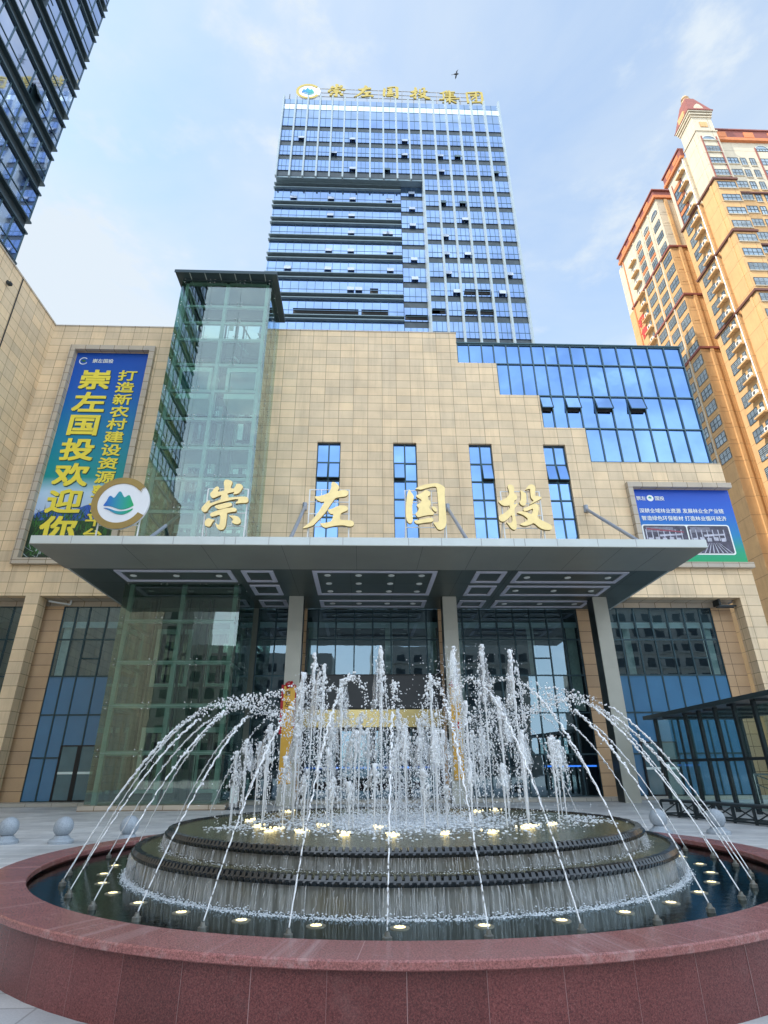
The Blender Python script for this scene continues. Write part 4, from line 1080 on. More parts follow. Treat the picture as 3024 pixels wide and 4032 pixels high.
MB().box(-14.3, 22.9, TYR+0.35, 86, 0, 106.4).build('core', MT['spandrel'], tw)
m = MB(); m.box(8.95, 22.95, TY+0.25, TYR+0.35, 0, 106.3); m.box(-14.35, 8.95, TY+0.25, TYR+0.35, ZO+0.05, 106.3)
m.build('front_slab', MT['spandrel'], tw)
MB().box(-14.38, 8.95, TY+0.02, TYR+0.34, ZO-0.25, ZO+0.04).build('overhang_soffit', MT['ledge'], tw)
# glass ribbons, one per floor; the panes of a ribbon are its window
def ribbon(x0, x1, z0, z1, y, mat=MT['tower_glass']):
    return MB().box(x0, x1, y, y+0.05, z0, z1).build('window_band', mat, tw)
def bars(x0, x1, xs_, zs_, z0, z1, y, wd=0.07):
    m = MB()
    for x in xs_: m.box(x-wd/2, x+wd/2, y-0.04, y, z0, z1)
    for z in zs_: m.box(x0, x1, y-0.03, y-0.002, z-wd/2, z+wd/2)
    m.build('window_bars', MT['frame2'], tw)
allf = FX + FR
subs = [allf[i]+(allf[i+1]-allf[i])*f for i in range(len(allf)-1) for f in (1/3, 2/3)]
rsub = [FR[i]+(FR[i+1]-FR[i])*f for i in range(len(FR)-1) for f in (1/3, 2/3)]
prev = ZT
top_zs = [106.15, 104.55, 102.2]
MT['pale_glass'] = mirror_glass('pale_see_through_glass', (0.80, 0.88, 0.95), wob=0.1)
ribbon(-14.36, 22.94, 104.6, 106.1, TY+0.1, MT['pale_glass'])
MT['screen_glass'] = mirror_glass('grey_blue_screen_glass', (0.26, 0.34, 0.46), wob=0.1)
ribbon(-14.36, 22.94, 106.12, 107.4, TY+0.1, MT['screen_glass'])
ribbon(-14.36, 22.94, 102.3, 104.58, TY+0.1, MT['screen_glass'])
ribbon(-14.36, 22.94, 100.12, 102.28, TY+0.1)
bars(-14.36, 22.94, [allf[i]+(allf[i+1]-allf[i])*0.5 for i in range(len(allf)-1)], [106.11, 104.59, 102.29], 100.12, 107.35, TY+0.1)
for k, (a, b) in enumerate(RB):
    x0 = -14.36 if a > ZO else 8.98
    MB().box(x0, 22.94, TY+0.22, TY+0.26, a, b).build('spandrel_band', MT['spandrel'], tw)
    lo = RB[k+1][1] if k+1 < len(RB) else a-2.6
    x0 = -14.36 if lo > ZO - 0.5 or a > ZO + 1 else 8.98
    if k == 3: x0 = 8.98
    ribbon(x0, 22.94, lo, a, TY+0.1)
    bars(x0, 22.94, subs if x0 < 0 else rsub, [lo+(a-lo)*0.36, a-0.03], lo, a, TY+0.1)
for i, x in enumerate(FX):
    MB().box(x-0.13, x+0.13, TY-0.42, TY+0.1, ZO-0.3, ZT+(0.6 if i else 0.6)).build('fin', MT['fin'], tw)
for x in FR:
    MB().box(x-0.14, x+0.14, TY-0.42, TY+0.1, 20, ZT+0.6).build('fin', MT['fin'], tw)
# recessed lower left part with ribbon windows between ledges
for k, (a, b) in enumerate(LB):
    MB().box(-14.62, 5.42, TYR+0.25, TYR+0.3, a, b).build('spandrel_band', MT['spandrel'], tw)
    if k+1 < len(LB):
        lo = LB[k+1][1]
        ribbon(-14.6, 5.42, lo, a, TYR+0.1)
        bars(-14.6, 5.42, [-14.4+1.18*i for i in range(17)], [lo+(a-lo)*0.33], lo, a, TYR+0.1, 0.06)
    for z, pr_ in ((a, 0.30), (b, 0.22)):
        m = MB(); m.box(-14.75, 5.46, TYR-pr_, TYR+0.25, z-0.07, z+0.07); m.build('ledge', MT['ledge'], tw)
m = MB(); m.box(-14.62, 5.4, TYR+0.02, TYR+0.34, 86.83, ZO-0.26); m.build('spandrel_band', MT['spandrel'], tw)
MSB = [(83.75,84.75),(80.2,81.2),(76.45,77.5),(72.9,73.9),(69.0,70.2),(65.1,66.3),(61.3,62.5),(57.6,58.8),(53.9,55)]
for k, (a, b) in enumerate(MSB):
    MB().box(5.5, 8.9, TYR+0.2, TYR+0.25, a, b).build('spandrel_band', MT['spandrel'], tw)
    up = MSB[k-1][0] if k else ZO-0.3
    ribbon(5.5, 8.9, b, up, TYR+0.08)
    bars(5.5, 8.9, [6.35, 7.2, 8.05], [b+(up-b)*0.36], b, up, TYR+0.08)
MB().box(8.9, 8.97, TY+0.1, TYR+0.3, 20, ZO).build('return_wall', MT['fin'], tw)
# windows standing open
MT['sash_sky_tone'] = simple('sash_sky_reflection', (0.32, 0.38, 0.48), 0.25)  # flat pale tone painted in for the sky reflected by tilted panes
OL = [(-11.5,83.3),(-5.6,83.3),(-2.2,83.3),(3.6,83.3),(-5.6,79.5),(-2.3,79.5),(-2.3,75.75),(3.6,75.75),(-5.6,71.9),(-2.3,71.9),(3.6,71.9),(-11.5,68.1),(-5.6,68.1),(-2.2,68.1),(3.6,68.1),(-2.2,64.2),(-1.0,64.2),(3.0,75.75),(7.2,84.95),(7.2,81.4),(7.2,77.7),(7.2,70.4),(7.2,66.5)]
ORR = [(-10.9,96.5),(-5.4,96.5),(-2.4,96.5),(6.3,96.5),(-10.8,92.9),(-5.4,92.9),(6.2,92.9),(-5.4,89.1),(-2.3,89.1),(3.3,89.1),(6.3,89.1),(12.1,92.9),(15.0,92.9),(20.9,92.9),(12.1,89.1),(21,89.1),(12,85.4),(12,81.75),(15.1,81.75),(21,81.75),(15.2,78.0),(12,74.3),(21.1,74.3),(11.9,70.6),(15.1,70.6),(21,70.6),(12,66.7),(21,66.7),(10.6,63.1),(13,63.1),(19.6,63.1)]
ORR = [q for i, q in enumerate(ORR) if i % 3 != 1]
for lst, y in ((OL, TYR), (ORR, TY)):
    for x, z in lst:
        m = MB(); m.quad((x-0.5, y+0.06, z+0.9), (x-0.5, y-0.22, z), (x+0.5, y-0.22, z), (x+0.5, y+0.06, z+0.9)); m.bar((x-0.5, y-0.22, z), (x+0.5, y-0.22, z), 0.05)
        m.build('open_window', MT['sash_sky_tone'] if (y > 60.5 or random.random() < 0.6) else MT['frame2'], tw)
for x0, x1, z, y in ((-10.2,-1.0,60.2,TYR),(-0.6,3.2,60.2,TYR),(9.3,11.2,59.7,TY),(14,15.6,59.7,TY),(16.1,17.9,59.7,TY),(14.1,17.8,63.4,TY),(9.3,10.4,59.7,TY),(5.6,8.8,59.4,TYR),(0.6,1.8,64.2,TYR)):
    m = MB(); m.box(x0, x1, y+0.03, y+0.06, z-0.32, z+0.2); m.build('dark_opening', MT['joint'], tw)
    m = MB(); m.quad((x0, y+0.02, z+0.3), (x0, y-0.45, z+0.12), (x1, y-0.45, z+0.12), (x1, y+0.02, z+0.3)); m.build('open_sash', MT['frame'], tw)
m = MB(); m.box(-14.2, 22.7, TY+0.3, TY+0.5, ZT-0.9, ZT+0.2); m.build('parapet', MT['spandrel'], tw)
m = MB(); m.tube([(-13.7, TY+1, 107), (-13.7, TY+1, 110.4)], 0.07, 6); m.box(-13.9, -13.5, TY+0.9, TY+1.1, 108.2, 108.9); m.bar((-13.7, TY+1, 109), (-13.2, TY+1.3, 107), 0.06); m.build('antenna', MT['dark_steel'], tw)

# rooftop sign: frame and six characters with the round logo
RY = 60.75
rf = thing('roof_sign_frame', 'thin grey steel lattice along the office tower roof carrying the gold sign', 'sign frame', (3.5, RY+0.3, 107.0))
m = MB(); y = RY+0.35
for z in (107.6, 109.0, 110.2, 111.3, 112.5): m.bar((-12.6, y, z), (20.9, y, z), 0.09)
x = -12.6
while x < 21: m.bar((x, y, 106.3), (x, y, 112.55), 0.10); m.bar((x, y+0.1, 112.0), (x, y+1.8, 106.4), 0.08); x += 2.09
m.build('lattice', MT['cap'], rf)
rl = thing('roof_logo_sign', 'round white logo disc with open gold ring on the office tower roof', 'logo sign', (-10.45, RY, 107.4))
emblem(rl, (-10.45, 110.95), 1.78, RY, mats=(MT['disc'], MT['roof_gold'], MT['mount_roof'], MT['mount_roof']))
BR = {
'ji': [[(-.9,.5),(-.3,.9),(-.15,1.0),(-.1,.85),(-.45,.55),(-.45,-.35),(-.6,-.35),(-.6,.45)],[(-.3,.75),(.6,.85),(.62,.7),(-.3,.6)],[(-.05,.95),(.12,1.0),(.2,.75),(.05,.7)],[(-.35,.5),(.5,.56),(.5,.44),(-.35,.38)],[(-.35,.26),(.5,.32),(.5,.2),(-.35,.14)],[(-.4,.02),(.66,.1),(.66,-.04),(-.4,-.12)],[(.02,.72),(.2,.72),(.2,0),(.02,0)],[(-.98,-.42),(.98,-.22),(.98,-.36),(-.98,-.56)],[(-.06,-.1),(.12,-.1),(.12,-1.0),(-.06,-1.0)],[(-.12,-.45),(-.7,-.98),(-.5,-1.0),(0,-.6)],[(.12,-.5),(.75,-.95),(.55,-1.0),(.1,-.65)]],
'tuan': [[(-.95,.75),(-.75,.8),(-.68,-.9),(-.9,-.95)],[(-.75,.8),(.5,1.0),(.95,.85),(.95,.65),(.5,.82),(-.72,.6)],[(.72,.8),(.95,.8),(1.0,-.9),(.8,-1.0),(.6,-.8),(.72,-.75)],[(-.72,-.72),(.62,-.6),(.62,-.78),(-.72,-.9)],[(-.5,.42),(.6,.5),(.6,.33),(-.5,.22)],[(.1,.75),(.28,.75),(.28,-.45),(.12,-.55),(-.05,-.4),(.1,-.35)],[(.08,.3),(-.5,-.35),(-.42,-.45),(.15,.1)]]}
def roof_letter(polys, xc, hw, hh, label, unit):
    t = thing('roof_letter', label, 'letter', (xc, RY, 107.4), 'gold brush letters on the tower roof')
    m = MB()
    for i, P in enumerate(polys):
        if unit: q = [(xc+a*hw, 110.85+b*hh) for a, b in P]
        else: q = [(xc+a*1.62+0.0, 110.95+(b-1.45)*1.55) for a, b in dense(P)]
        m.prism(q, RY-0.02-0.004*i, RY+0.15+0.004*i)
    m.build('letter_face', MT['roof_gold'], t)
roof_letter(LET['chong'], -5.45, 1.8, 1.8, 'small gold 崇 on the tower roof right of the logo', False)
roof_letter(LET['zuo'], -0.65, 1.8, 1.8, 'small gold 左 on the tower roof', False)
roof_letter(LET['guo'], 4.15, 1.8, 1.8, 'small gold 国 on the tower roof', False)
roof_letter(LET['tou'], 9.35, 1.8, 1.8, 'small gold 投 on the tower roof', False)
roof_letter(BR['ji'], 14.6, 1.85, 1.85, 'small gold 集 on the tower roof', True)
roof_letter(BR['tuan'], 19.2, 1.6, 1.85, 'small gold 团 on the tower roof nearest its right corner', True)

# ------------------------------------------------------------------ dark glass tower over the left wing
TX = -22.5
lt_ = thing('glass_tower', 'dark blue glass tower with stacked grey ledges rising over the left stone wing', 'building', (TX, 5, 28))
YT0, YT1 = -8.0, 27.2
LS = [(30.05+3.74*k-0.0, 31.1+3.74*k) for k in range(18)]
LS = [(a+0.18, b+0.14) for a, b in LS]
MB().box(-58, TX-0.35, YT0, YT1-0.1, 0, 97).build('core', MT['spandrel'], lt_)
for k, (a, b) in enumerate(LS):
    MB().box(TX-0.3, TX-0.25, YT0, YT1, a, b).build('spandrel_band', MT['spandrel'], lt_)
    up = LS[k+1][0] if k+1 < len(LS) else 97
    MB().box(TX-0.15, TX-0.1, YT0, YT1, b, up).box(-58, TX-0.15, YT1-0.06, YT1-0.02, b, up).build('window_band', MT['left_glass'], lt_)
    m = MB()
    for i in range(29):
        y = YT1-1.25*i
        m.box(TX-0.10, TX-0.05, y-0.035, y+0.035, b, up)
    m.box(TX-0.10, TX-0.06, YT0, YT1, b+(up-b)*0.34-0.03, b+(up-b)*0.34+0.03)
    m.build('window_bars', MT['frame2'], lt_)
    for z in (a, b):
        MB().box(-58, TX+0.06, YT0, YT1+0.12, z-0.06, z+0.06).build('ledge', MT['dark_ledge'], lt_)
for y, k in ((17.4, 4), (21.6, 5), (12.0, 6), (24.2, 3)):
    z = LS[k][1]+0.3
    m = MB(); m.quad((TX-0.05, y-0.55, z+1.3), (TX+0.45, y-0.55, z+0.1), (TX+0.45, y+0.55, z+0.1), (TX-0.05, y+0.55, z+1.3)); m.bar((TX+0.45, y-0.55, z+0.1), (TX+0.45, y+0.55, z+0.1), 0.07)
    m.box(TX-0.045, TX-0.04, y-0.55, y+0.55, z-0.2, z+1.3)
    m.build('open_window', MT['frame'], lt_)

# ------------------------------------------------------------------ cream and ochre apartment towers on the right
XB = 57.12
def window(root, face, u0, u1, z0, z1, d, bars_=3, rows=2, arch=False, kind='window'):
    """face 'x': on a wall facing -X at x=d, u is y; face 'y': facing -Y at y=d, u is x"""
    m = MB()
    def P(u, out, z): return (d-out, u, z) if face == 'x' else (u, d-out, z)
    def bx(ua, ub, oa, ob, za, zb):
        p, q = P(ua, oa, za), P(ub, ob, zb)
        m.box(min(p[0],q[0]), max(p[0],q[0]), min(p[1],q[1]), max(p[1],q[1]), za, zb)
    m.m = 0
    if arch:
        n = 10; c = (u0+u1)/2; r = (u1-u0)/2
        pts = [P(u0, 0.03, z0), P(u1, 0.03, z0)] + [P(c+r*math.cos(math.pi*k/n), 0.03, z1+r*0.75*math.sin(math.pi*k/n)) for k in range(n+1)]
        if face == 'x': pts = pts[::-1]
        m.add(pts, [tuple(range(len(pts)))])
        m.m = 2
        ring = [P(c+(r+0.16)*math.cos(math.pi*k/n), 0.08, z1+(r*0.75+0.16)*math.sin(math.pi*k/n)) for k in range(n+1)]
        ri = [P(c+r*math.cos(math.pi*k/n), 0.08, z1+r*0.75*math.sin(math.pi*k/n)) for k in range(n+1)]
        m.add(ring+ri, [(k, k+1, n+2+k, n+1+k) for k in range(n)])
    else:
        bx(u0, u1, 0.03, 0.01, z0, z1)
    m.m = 1
    for k in range(bars_+1):
        u = u0+(u1-u0)*k/bars_; wd = 0.05 if k in (0, bars_) else 0.03
        bx(u-wd, u+wd, 0.07, 0.031, z0, z1)
    for k in range(rows+1):
        z = z0+(z1-z0)*k/rows; bx(u0, u1, 0.068, 0.032, z-0.04, z+0.04)
    if rows > 2 or random.random() < 0.6:
        m.m = 2
        for k in range(1, 7): bx(u0, u1, 0.12, 0.10, z0+(z1-z0)*k/7-0.012, z0+(z1-z0)*k/7+0.012)
    return m.build(kind, [MT['res_glass'], MT['res_frame'], MT['res_bar']], root)
def sill(mb, face, u0, u1, z, d, out=0.18, h=0.12):
    mb = MB()
    if face == 'x': mb.box(d-out, d-0.001, u0, u1, z-h, z)
    else: mb.box(u0, u1, d-out, d-0.001, z-h, z)
    mb.build('window_sill', MT['cream'], ap)
def ac_unit(root, x, y, z, ledge_len=2.2):
    m = MB(); m.box(x-0.75, x-0.001, y-ledge_len/2, y+ledge_len/2, z-0.28, z); l = m.build('unit_ledge', MT['ochre'], root)
    m = MB(); m.m = 0; m.box(x-0.62, x-0.2, y-0.75, y+0.15, z+0.08, z+0.78)
    m.m = 1; n = 12
    pts = [(x-0.625, y-0.3+0.28*math.cos(2*math.pi*k/n), z+0.43+0.28*math.sin(2*math.pi*k/n)) for k in range(n)]
    m.add(pts, [tuple(range(n))]); m.build('air_conditioner', [MT['ac'], MT['ac_fan']], l)

ap = thing('apartment_tower', 'cream and ochre apartment tower with red peaked corner turret', 'building', (XB, 60, 0))
ZC1, ZC2 = 89.5, 77.4      # dark mouldings; cream above the first one
def body(mb_hi, mb_lo, x0, x1, y0, y1, top):
    mb_hi.box(x0, x1, y0, y1, ZC1, top); mb_lo.box(x0, x1, y0, y1, 0, ZC1-0.001)
hi, lo = MB(), MB()
body(hi, lo, XB, 60.75, 60, 63.7, 102.0)       # projecting corner bay
body(hi, lo, XB+0.35, 76, 61.5, 63.69, 101.6)
body(hi, lo, XB+0.5, 76, 63.7, 64.4, 101.6)
body(hi, lo, XB, 76, 64.4, 70.0, 101.6)
hi.build('upper_wall', MT['cream'], ap); lo.build('lower_wall', MT['ochre'], ap)
# corner strips on the projecting bay
m = MB(); m.box(XB-0.12, XB-0.001, 60.9, 61.3, ZC1+0.3, 101.5); m.build('wall_strip', MT['cream'], ap)
m = MB(); m.box(XB-0.12, XB-0.001, 60.9, 61.3, 30, ZC1-0.3); m.build('wall_strip', MT['ochre'], ap)
m = MB()
for z in (ZC1, ZC2, 65.0):
    MB().box(XB-0.28, 60.98, 59.72, 60-0.001, z-0.2, z+0.2).box(XB-0.28, XB-0.001, 60, 70.1, z-0.2, z+0.2).build('moulding', MT['brown'], ap)
    MB().box(60.98, 76, 61.25, 61.499, z-1.35, z-1.0).build('moulding', MT['brown'], ap)
# turret
tr = MB()
tr.box(XB+0.05, 60.7, 60.05, 63.6, 102.0, 106.0); trt = tr.build('turret', MT['cream'], ap)
for z, o, h in ((102.0, 0.15, 0.25), (105.9, 0.12, 0.25), (106.5, 0.25, 0.3), (107.05, 0.38, 0.3)): MB().box(XB-o, 60.75+o, 60-o, 63.65+o, z, z+h).build('turret_cornice', MT['cream'], trt)
m = MB(); m.box(XB-0.45, 61.25, 59.5, 64.2, 107.36, 107.55); m.build('eaves', MT['terra'], trt)
m = MB(); a = (XB-0.35, 59.6, 107.55); b = (61.15, 59.6, 107.55); c = (61.15, 64.1, 107.55); d_ = (XB-0.35, 64.1, 107.55)
xc, yc = (XB+60.75)/2, 61.8
e, f, g_, h_ = [(xc+sx*0.8, yc+sy*0.9, 113.0) for sx, sy in ((-1,-1),(1,-1),(1,1),(-1,1))]
m.add([a, b, c, d_, e, f, g_, h_], [(0,1,5,4),(1,2,6,5),(2,3,7,6),(3,0,4,7),(4,5,6,7)]); m.build('turret_roof', MT['terra'], trt)
m = MB(); m.lathe([(0.8,113.1),(0.85,113.4),(0.5,113.5),(0.5,114.0),(0.7,114.2),(0.45,114.8),(0.0,115.1)], (xc, yc), 12); m.build('finial', MT['pilaster'], trt)
m = MB(); m.prism([(xc-0.9,107.6),(xc+0.9,107.6),(xc+0.8,108.6),(xc+0.4,109.2),(xc,109.5),(xc-0.4,109.2),(xc-0.8,108.6)], 59.75, 60.5); m.build('dormer', MT['cream'], trt)
m = MB(); m.box(XB-0.25, XB+0.5, yc-0.9, yc+0.9, 107.6, 109.2); m.build('dormer', MT['ochre'], trt)
m = MB(); m.box(xc-0.65, xc+0.65, 59.95, 60.049, 103.3, 104.6); m.build('relief_panel', MT['ochre'], trt)
# roof cornices
m = MB(); m.box(XB-0.5, XB+0.2, 64.4, 70.5, 101.6, 102.2); m.box(60.98, 76, 61.0, 61.7, 101.6, 102.3); m.build('cornice', MT['orange'], ap)
m = MB(); m.box(XB-0.35, XB+0.4, 64.4, 70.35, 102.2, 103.9); m.box(60.98, 76, 61.2, 61.9, 102.3, 104.4); m.box(XB-0.55, XB+0.5, 64.4, 70.5, 103.9, 104.2); m.box(60.98, 76, 61.0, 62, 104.4, 104.7); m.build('cornice', MT['terra'], ap)
m = MB()
for y in (66.0, 68.6): m.box(XB-0.42, XB-0.351, y-0.8, y+0.8, 102.5, 103.5)
for x in (62.6, 67.6, 72): m.box(x-0.9, x+0.9, 61.12, 61.199, 102.6, 104.0)
m.build('cornice_panel', MT['orange'], ap)
sl = None
for k in range(-16, 5):
    z = 87.0+3.05*k
    top = z > ZC1
    # left face: bay window, small window, ledge with machine
    if k < 4:
        window(ap, 'x', 66.7, 68.9, z-0.05, z+1.85, XB, 3, 2)
    if not top: window(ap, 'x', 65.35, 66.05, z+0.9, z+1.85, XB, 1, 2, kind='small_window')
    if k > -17: ac_unit(ap, XB, 65.9, z+0.0)
    # front faces
    w0, w1 = (57.75, 60.15) if top else (57.5, 60.45)
    zt = z+0.35
    if k == 4: window(ap, 'y', w0+0.1, w1-0.25, zt, zt+0.35, 60, 4, 1, arch=True)
    else: window(ap, 'y', w0, w1, zt-0.05, zt+1.55, 60, 4, 2)
    sill(sl, 'y', w0-0.15, w1+0.15, zt-0.06, 60)
    if k < 4:
        for a, b in ((62.2, 64.1), (64.55, 65.5), (66.2, 67.1)):
            window(ap, 'y', a, b, z-0.4 if b-a > 1 else z-0.75, z+1.25, 61.5, 3 if b-a > 1 else 2, 2)
            sill(sl, 'y', a-0.1, b+0.1, (z-0.42 if b-a > 1 else z-0.77), 61.5)
    if k > -6 and k < 4: window(ap, 'y', 68.2, 70.3, z-0.4, z+1.2, 61.5, 3, 2)
window(ap, 'y', 68.2, 70.3, 99.4, 100.0, 61.5, 4, 1, arch=True)
for a, b in ((57.55, 57.72), (60.2, 60.37)): MB().box(a, b, 59.88, 59.999, ZC1+0.2, 100.6).build('window_strip', MT['terra'], ap)
for a, b in ((67.9, 68.1), (70.4, 70.6)): MB().box(a, b, 61.38, 61.499, 88.5, 100.2).build('window_strip', MT['terra'], ap)
for a, b in ((66.45, 66.62), (69.0, 69.15)): MB().box(XB-0.12, XB-0.001, a, b, ZC1+0.2, 100.4).build('window_strip', MT['terra'], ap)

m = MB()
for k in range(1, 4): MB().box(XB-0.12, XB-0.001, 66.65, 68.95, 87.0+3.05*k+2.0, 87.0+3.05*k+2.75).build('window_apron', MT['orange'], ap)
m = MB(); m.tube([(XB-0.15, 64.62, 101.5), (XB-0.15, 64.62, 20)], 0.09, 8); m.build('rainwater_pipe', MT['white_pipe'], ap)

a2 = thing('apartment_tower', 'lower cream and ochre apartment block with four arched window columns left of the turret tower', 'building', (XB, 82, 0))
hi, lo = MB(), MB()
ZD1, ZD2 = 90.6, 78.6
hi.box(XB, 60.6, 74.2, 90.0, ZD1, 103.8); lo.box(XB, 60.6, 74.2, 90.0, 0, ZD1-0.001)
hi.box(XB+0.2, 60.6, 90.0, 92.0, ZD1, 103.8); lo.box(XB+0.2, 60.6, 90.0, 92.0, 0, ZD1-0.001)
hi.build('upper_wall', MT['cream'], a2); lo.build('lower_wall', MT['ochre'], a2)
m = MB(); m.box(60.6, 76, 70.001, 92, 0, 103.7); m.build('rear_wing', MT['ochre'], a2)
m = MB(); m.box(58.65, 59.25, 73.95, 74.199, 20, 103.6); m.build('wall_strip', MT['ochre'], a2)
m = MB()
for z in (ZD1, ZD2, 66.5):
    MB().box(XB-0.25, 60.6, 73.9, 74.199, z-0.2, z+0.2).box(XB-0.25, XB-0.001, 74.2, 90.1, z-0.2, z+0.2).build('moulding', MT['terra'], a2)
m = MB(); m.box(XB-0.5, 60.6, 73.8, 90.5, 103.8, 104.5); m.build('cornice', MT['orange'], a2)
m = MB(); m.box(XB-0.35, 60.6, 74.0, 90.3, 104.5, 105.8); m.box(XB-0.6, 60.7, 73.7, 90.6, 105.8, 106.1); m.build('cornice', MT['terra'], a2)
m = MB()
for y in (77, 80.5, 84, 87.5): m.box(XB-0.42, XB-0.351, y-0.9, y+0.9, 104.7, 105.6)
m.build('cornice_panel', MT['orange'], a2)
ap_ = MB()
for k in range(-14, 5):
    z = 88.0+3.05*k
    for q, (a, b) in enumerate(((74.75, 76.95), (78.4, 80.25), (81.75, 83.75))):
        if z > ZD1:
            if k == 4: window(a2, 'x', a, b, z+0.4, z+0.95, XB, 3, 1, arch=True)
            else: window(a2, 'x', a+(0.0 if q == 0 else 0.1), b, z+0.2, z+1.75, XB, 3, 2)
            if q: MB().box(XB-0.1, XB-0.001, a, b, z-0.75, z-0.05).build('window_apron', MT['orange'], a2)
        else:
            window(a2, 'x', a-0.35, b+0.1, z-0.1, z+1.75, XB, 3, 2)
    if k > -9: ac_unit(a2, XB, 85.8, z-0.9, 2.4)
    if k > -8 and z < ZD1: window(a2, 'x', 85.0, 85.7, z, z+1.0, XB, 1, 2, kind='small_window')
    # faint blind panels on the front return
    MB().box(XB+0.4, XB+1.35, 74.16, 74.199, z-0.1, z+0.25).build('wall_band', MT['ochre'] if z < ZD1 else MT['cream'], a2)
m = MB()
for y in (77.6, 80.85, 84.2): MB().box(XB-0.16, XB-0.001, y-0.14, y+0.14, 40, 103.5).build('wall_strip', MT['cream'], a2)
m = MB(); m.tube([(XB-0.12, 89.35, 103.5), (XB-0.12, 89.35, 40)], 0.12, 8); m.build('rainwater_pipe', MT['orange'], a2)
m = MB()
for k, ch in enumerate('租售'):
    vs, fs = text_shape(ch, 2.5, 0.03, 0.03)
    m.add([(XB-0.06+y_*1.0, 87.95-x_, 85.4-3.0*k+z_) for x_, y_, z_ in vs], fs)
m.build('red_lettering', MT['red_sign'], a2)

# ------------------------------------------------------------------ apartment blocks across the plaza (seen mirrored in the glass)
MT['plaster'] = simple('white_plaster', (0.40, 0.39, 0.36), 0.8, var=0.08)
def block(x0, x1, y0, y1, h, label):
    t = thing('apartment_block', label, 'building', ((x0+x1)/2, y1, 0))
    MB().box(x0, x1, y0, y1, 0, h).build('wall', MT['plaster'], t)
    m = MB(); x = x0+1.2
    z = 1.5
    while z < h-2:
        m.box(x0, x1, y1, y1+0.5, z-0.45, z-0.2); z += 3.1
    m.build('balcony_slab', MT['plaster'], t)
    n = 0; z = 1.6
    while z < h-2:
        w_ = MB(); x = x0+1.0
        while x < x1-2: w_.box(x, x+1.7, y1+0.01, y1+0.03, z, z+1.6); x += 2.9
        w_.build('window_row', MT['res_frame'], t); z += 3.1
block(-34, -6, -75, -60, 24, 'white plaster apartment block mirrored in the lift shaft glass')
block(4, 38, -82, -66, 27, 'white plaster apartment block mirrored in the glazing right of the entrance')
block(46, 104, -70, -54, 40, 'taller plaster apartment block mirrored in the far right ground floor windows')
block(-104, -34.5, -78, -62, 36, 'long plaster apartment block mirrored in the far left ground floor windows')

# ------------------------------------------------------------------ small things on the plaza
def bollard(loc, label, first=None):
    if first is None:
        t = thing('bollard', label, 'bollard', loc, 'stone ball bollards round the plaza')
        m = MB(); x, y, z = loc
        m.lathe([(0.0,0),(0.27,0),(0.27,0.05),(0.245,0.085),(0.20,0.10),(0.17,0.13),(0.15,0.16),(0,0.16)], (x, y), 32); m.build('foot', MT['bollard'], t, smooth=False)
        m = MB(); n = 16
        m.lathe([(0.212*math.sin(math.pi*k/n)+1e-4, 0.335-0.212*math.cos(math.pi*k/n)) for k in range(n+1)], (x, y), 32); m.build('ball', MT['bollard'], t, smooth=True)
        return t
    t = copy_tree(first); t.location = loc; t['label'] = label; t['group'] = 'stone ball bollards round the plaza'
    return t
b0 = bollard((-8.17, 15.25, 0), 'grey stone ball bollard cut by the left edge of the photo')
bollard((-6.90, 15.2, 0), 'grey stone ball bollard second from the left, its foot in full view', b0)
bollard((-5.43, 15.3, 0), 'grey stone ball bollard behind the thin arcs, half hidden by the left of the rim', b0)
bollard((7.40, 15.75, 0), 'grey stone ball bollard partly behind the fountain rim on the right', b0)
bollard((8.70, 15.46, 0), 'grey stone ball bollard on a round foot, rightmost of the five', b0)

# glass shelter over the garage stairs
gs = thing('garage_shelter', 'dark steel and glass shelter with a sloping flat roof at the right', 'shelter', (13.5, 24, 0))
SX0, SX1 = 13.5, 17.5
m = MB(); a = (SX0-0.35, 27.75, 3.60); 
def roof_z(y): return 3.66+(27.8-y)*0.0115
rv = []
for dz in (0, -0.16):
    for x, y in ((SX0-0.3, 27.8), (SX1+0.3, 27.8), (SX1+0.3, 14.0), (SX0-0.3, 14.0)): rv.append((x, y, roof_z(y)+dz))
m.add(rv, [(0,1,2,3),(7,6,5,4),(0,4,5,1),(1,5,6,2),(2,6,7,3),(3,7,4,0)]); m.build('roof', MT['elev_roof'], gs)
m = MB()
for y in (26.3, 24.6, 23.0, 21.4, 19.8, 18.2): m.box(SX0-0.1, SX1, y-0.04, y+0.04, roof_z(y)-0.24, roof_z(y)-0.165)
m.build('roof_beam', MT['dark_steel'], gs)
PY = [27.2, 24.6, 23.55, 22.4, 21.2, 20.05, 18.8, 17.5]
for x in (SX0, SX1):
    for y in (PY if x == SX0 else [27.2, 25.0, 22.4, 20.05, 17.5]):
        m = MB(); m.box(x-0.06, x+0.06, y-0.07, y+0.07, 0, roof_z(y)-0.17); m.build('post', MT['dark_steel'], gs)
m = MB(); m.box(14.50, 14.58, 27.16, 27.24, 0, 3.49); m.box(SX0+0.06, SX1-0.06, 27.17, 27.23, 1.70, 1.80); m.build('end_frame', MT['dark_steel'], gs)
m = MB()
for i in range(len(PY)-1): m.box(SX0-0.045, SX0+0.045, PY[i+1]+0.07, PY[i]-0.07, 1.68, 1.78)
m.box(SX0-0.05, SX0+0.05, 17.5, 27.1, 3.42, 3.50) if False else None
m.build('rail', MT['dark_steel'], gs)
for i in range(len(PY)-1):
    MB().box(SX0-0.008, SX0+0.008, PY[i+1]+0.08, PY[i]-0.08, 0.12, 3.42).build('glass_panel', MT['shelter_glass'], gs)
m = MB(); m.box(16.6, 16.75, 17.5, 24.4, 0, 1.15); m.build('ramp_wall', MT['soffit_light'], gs)
m = MB()
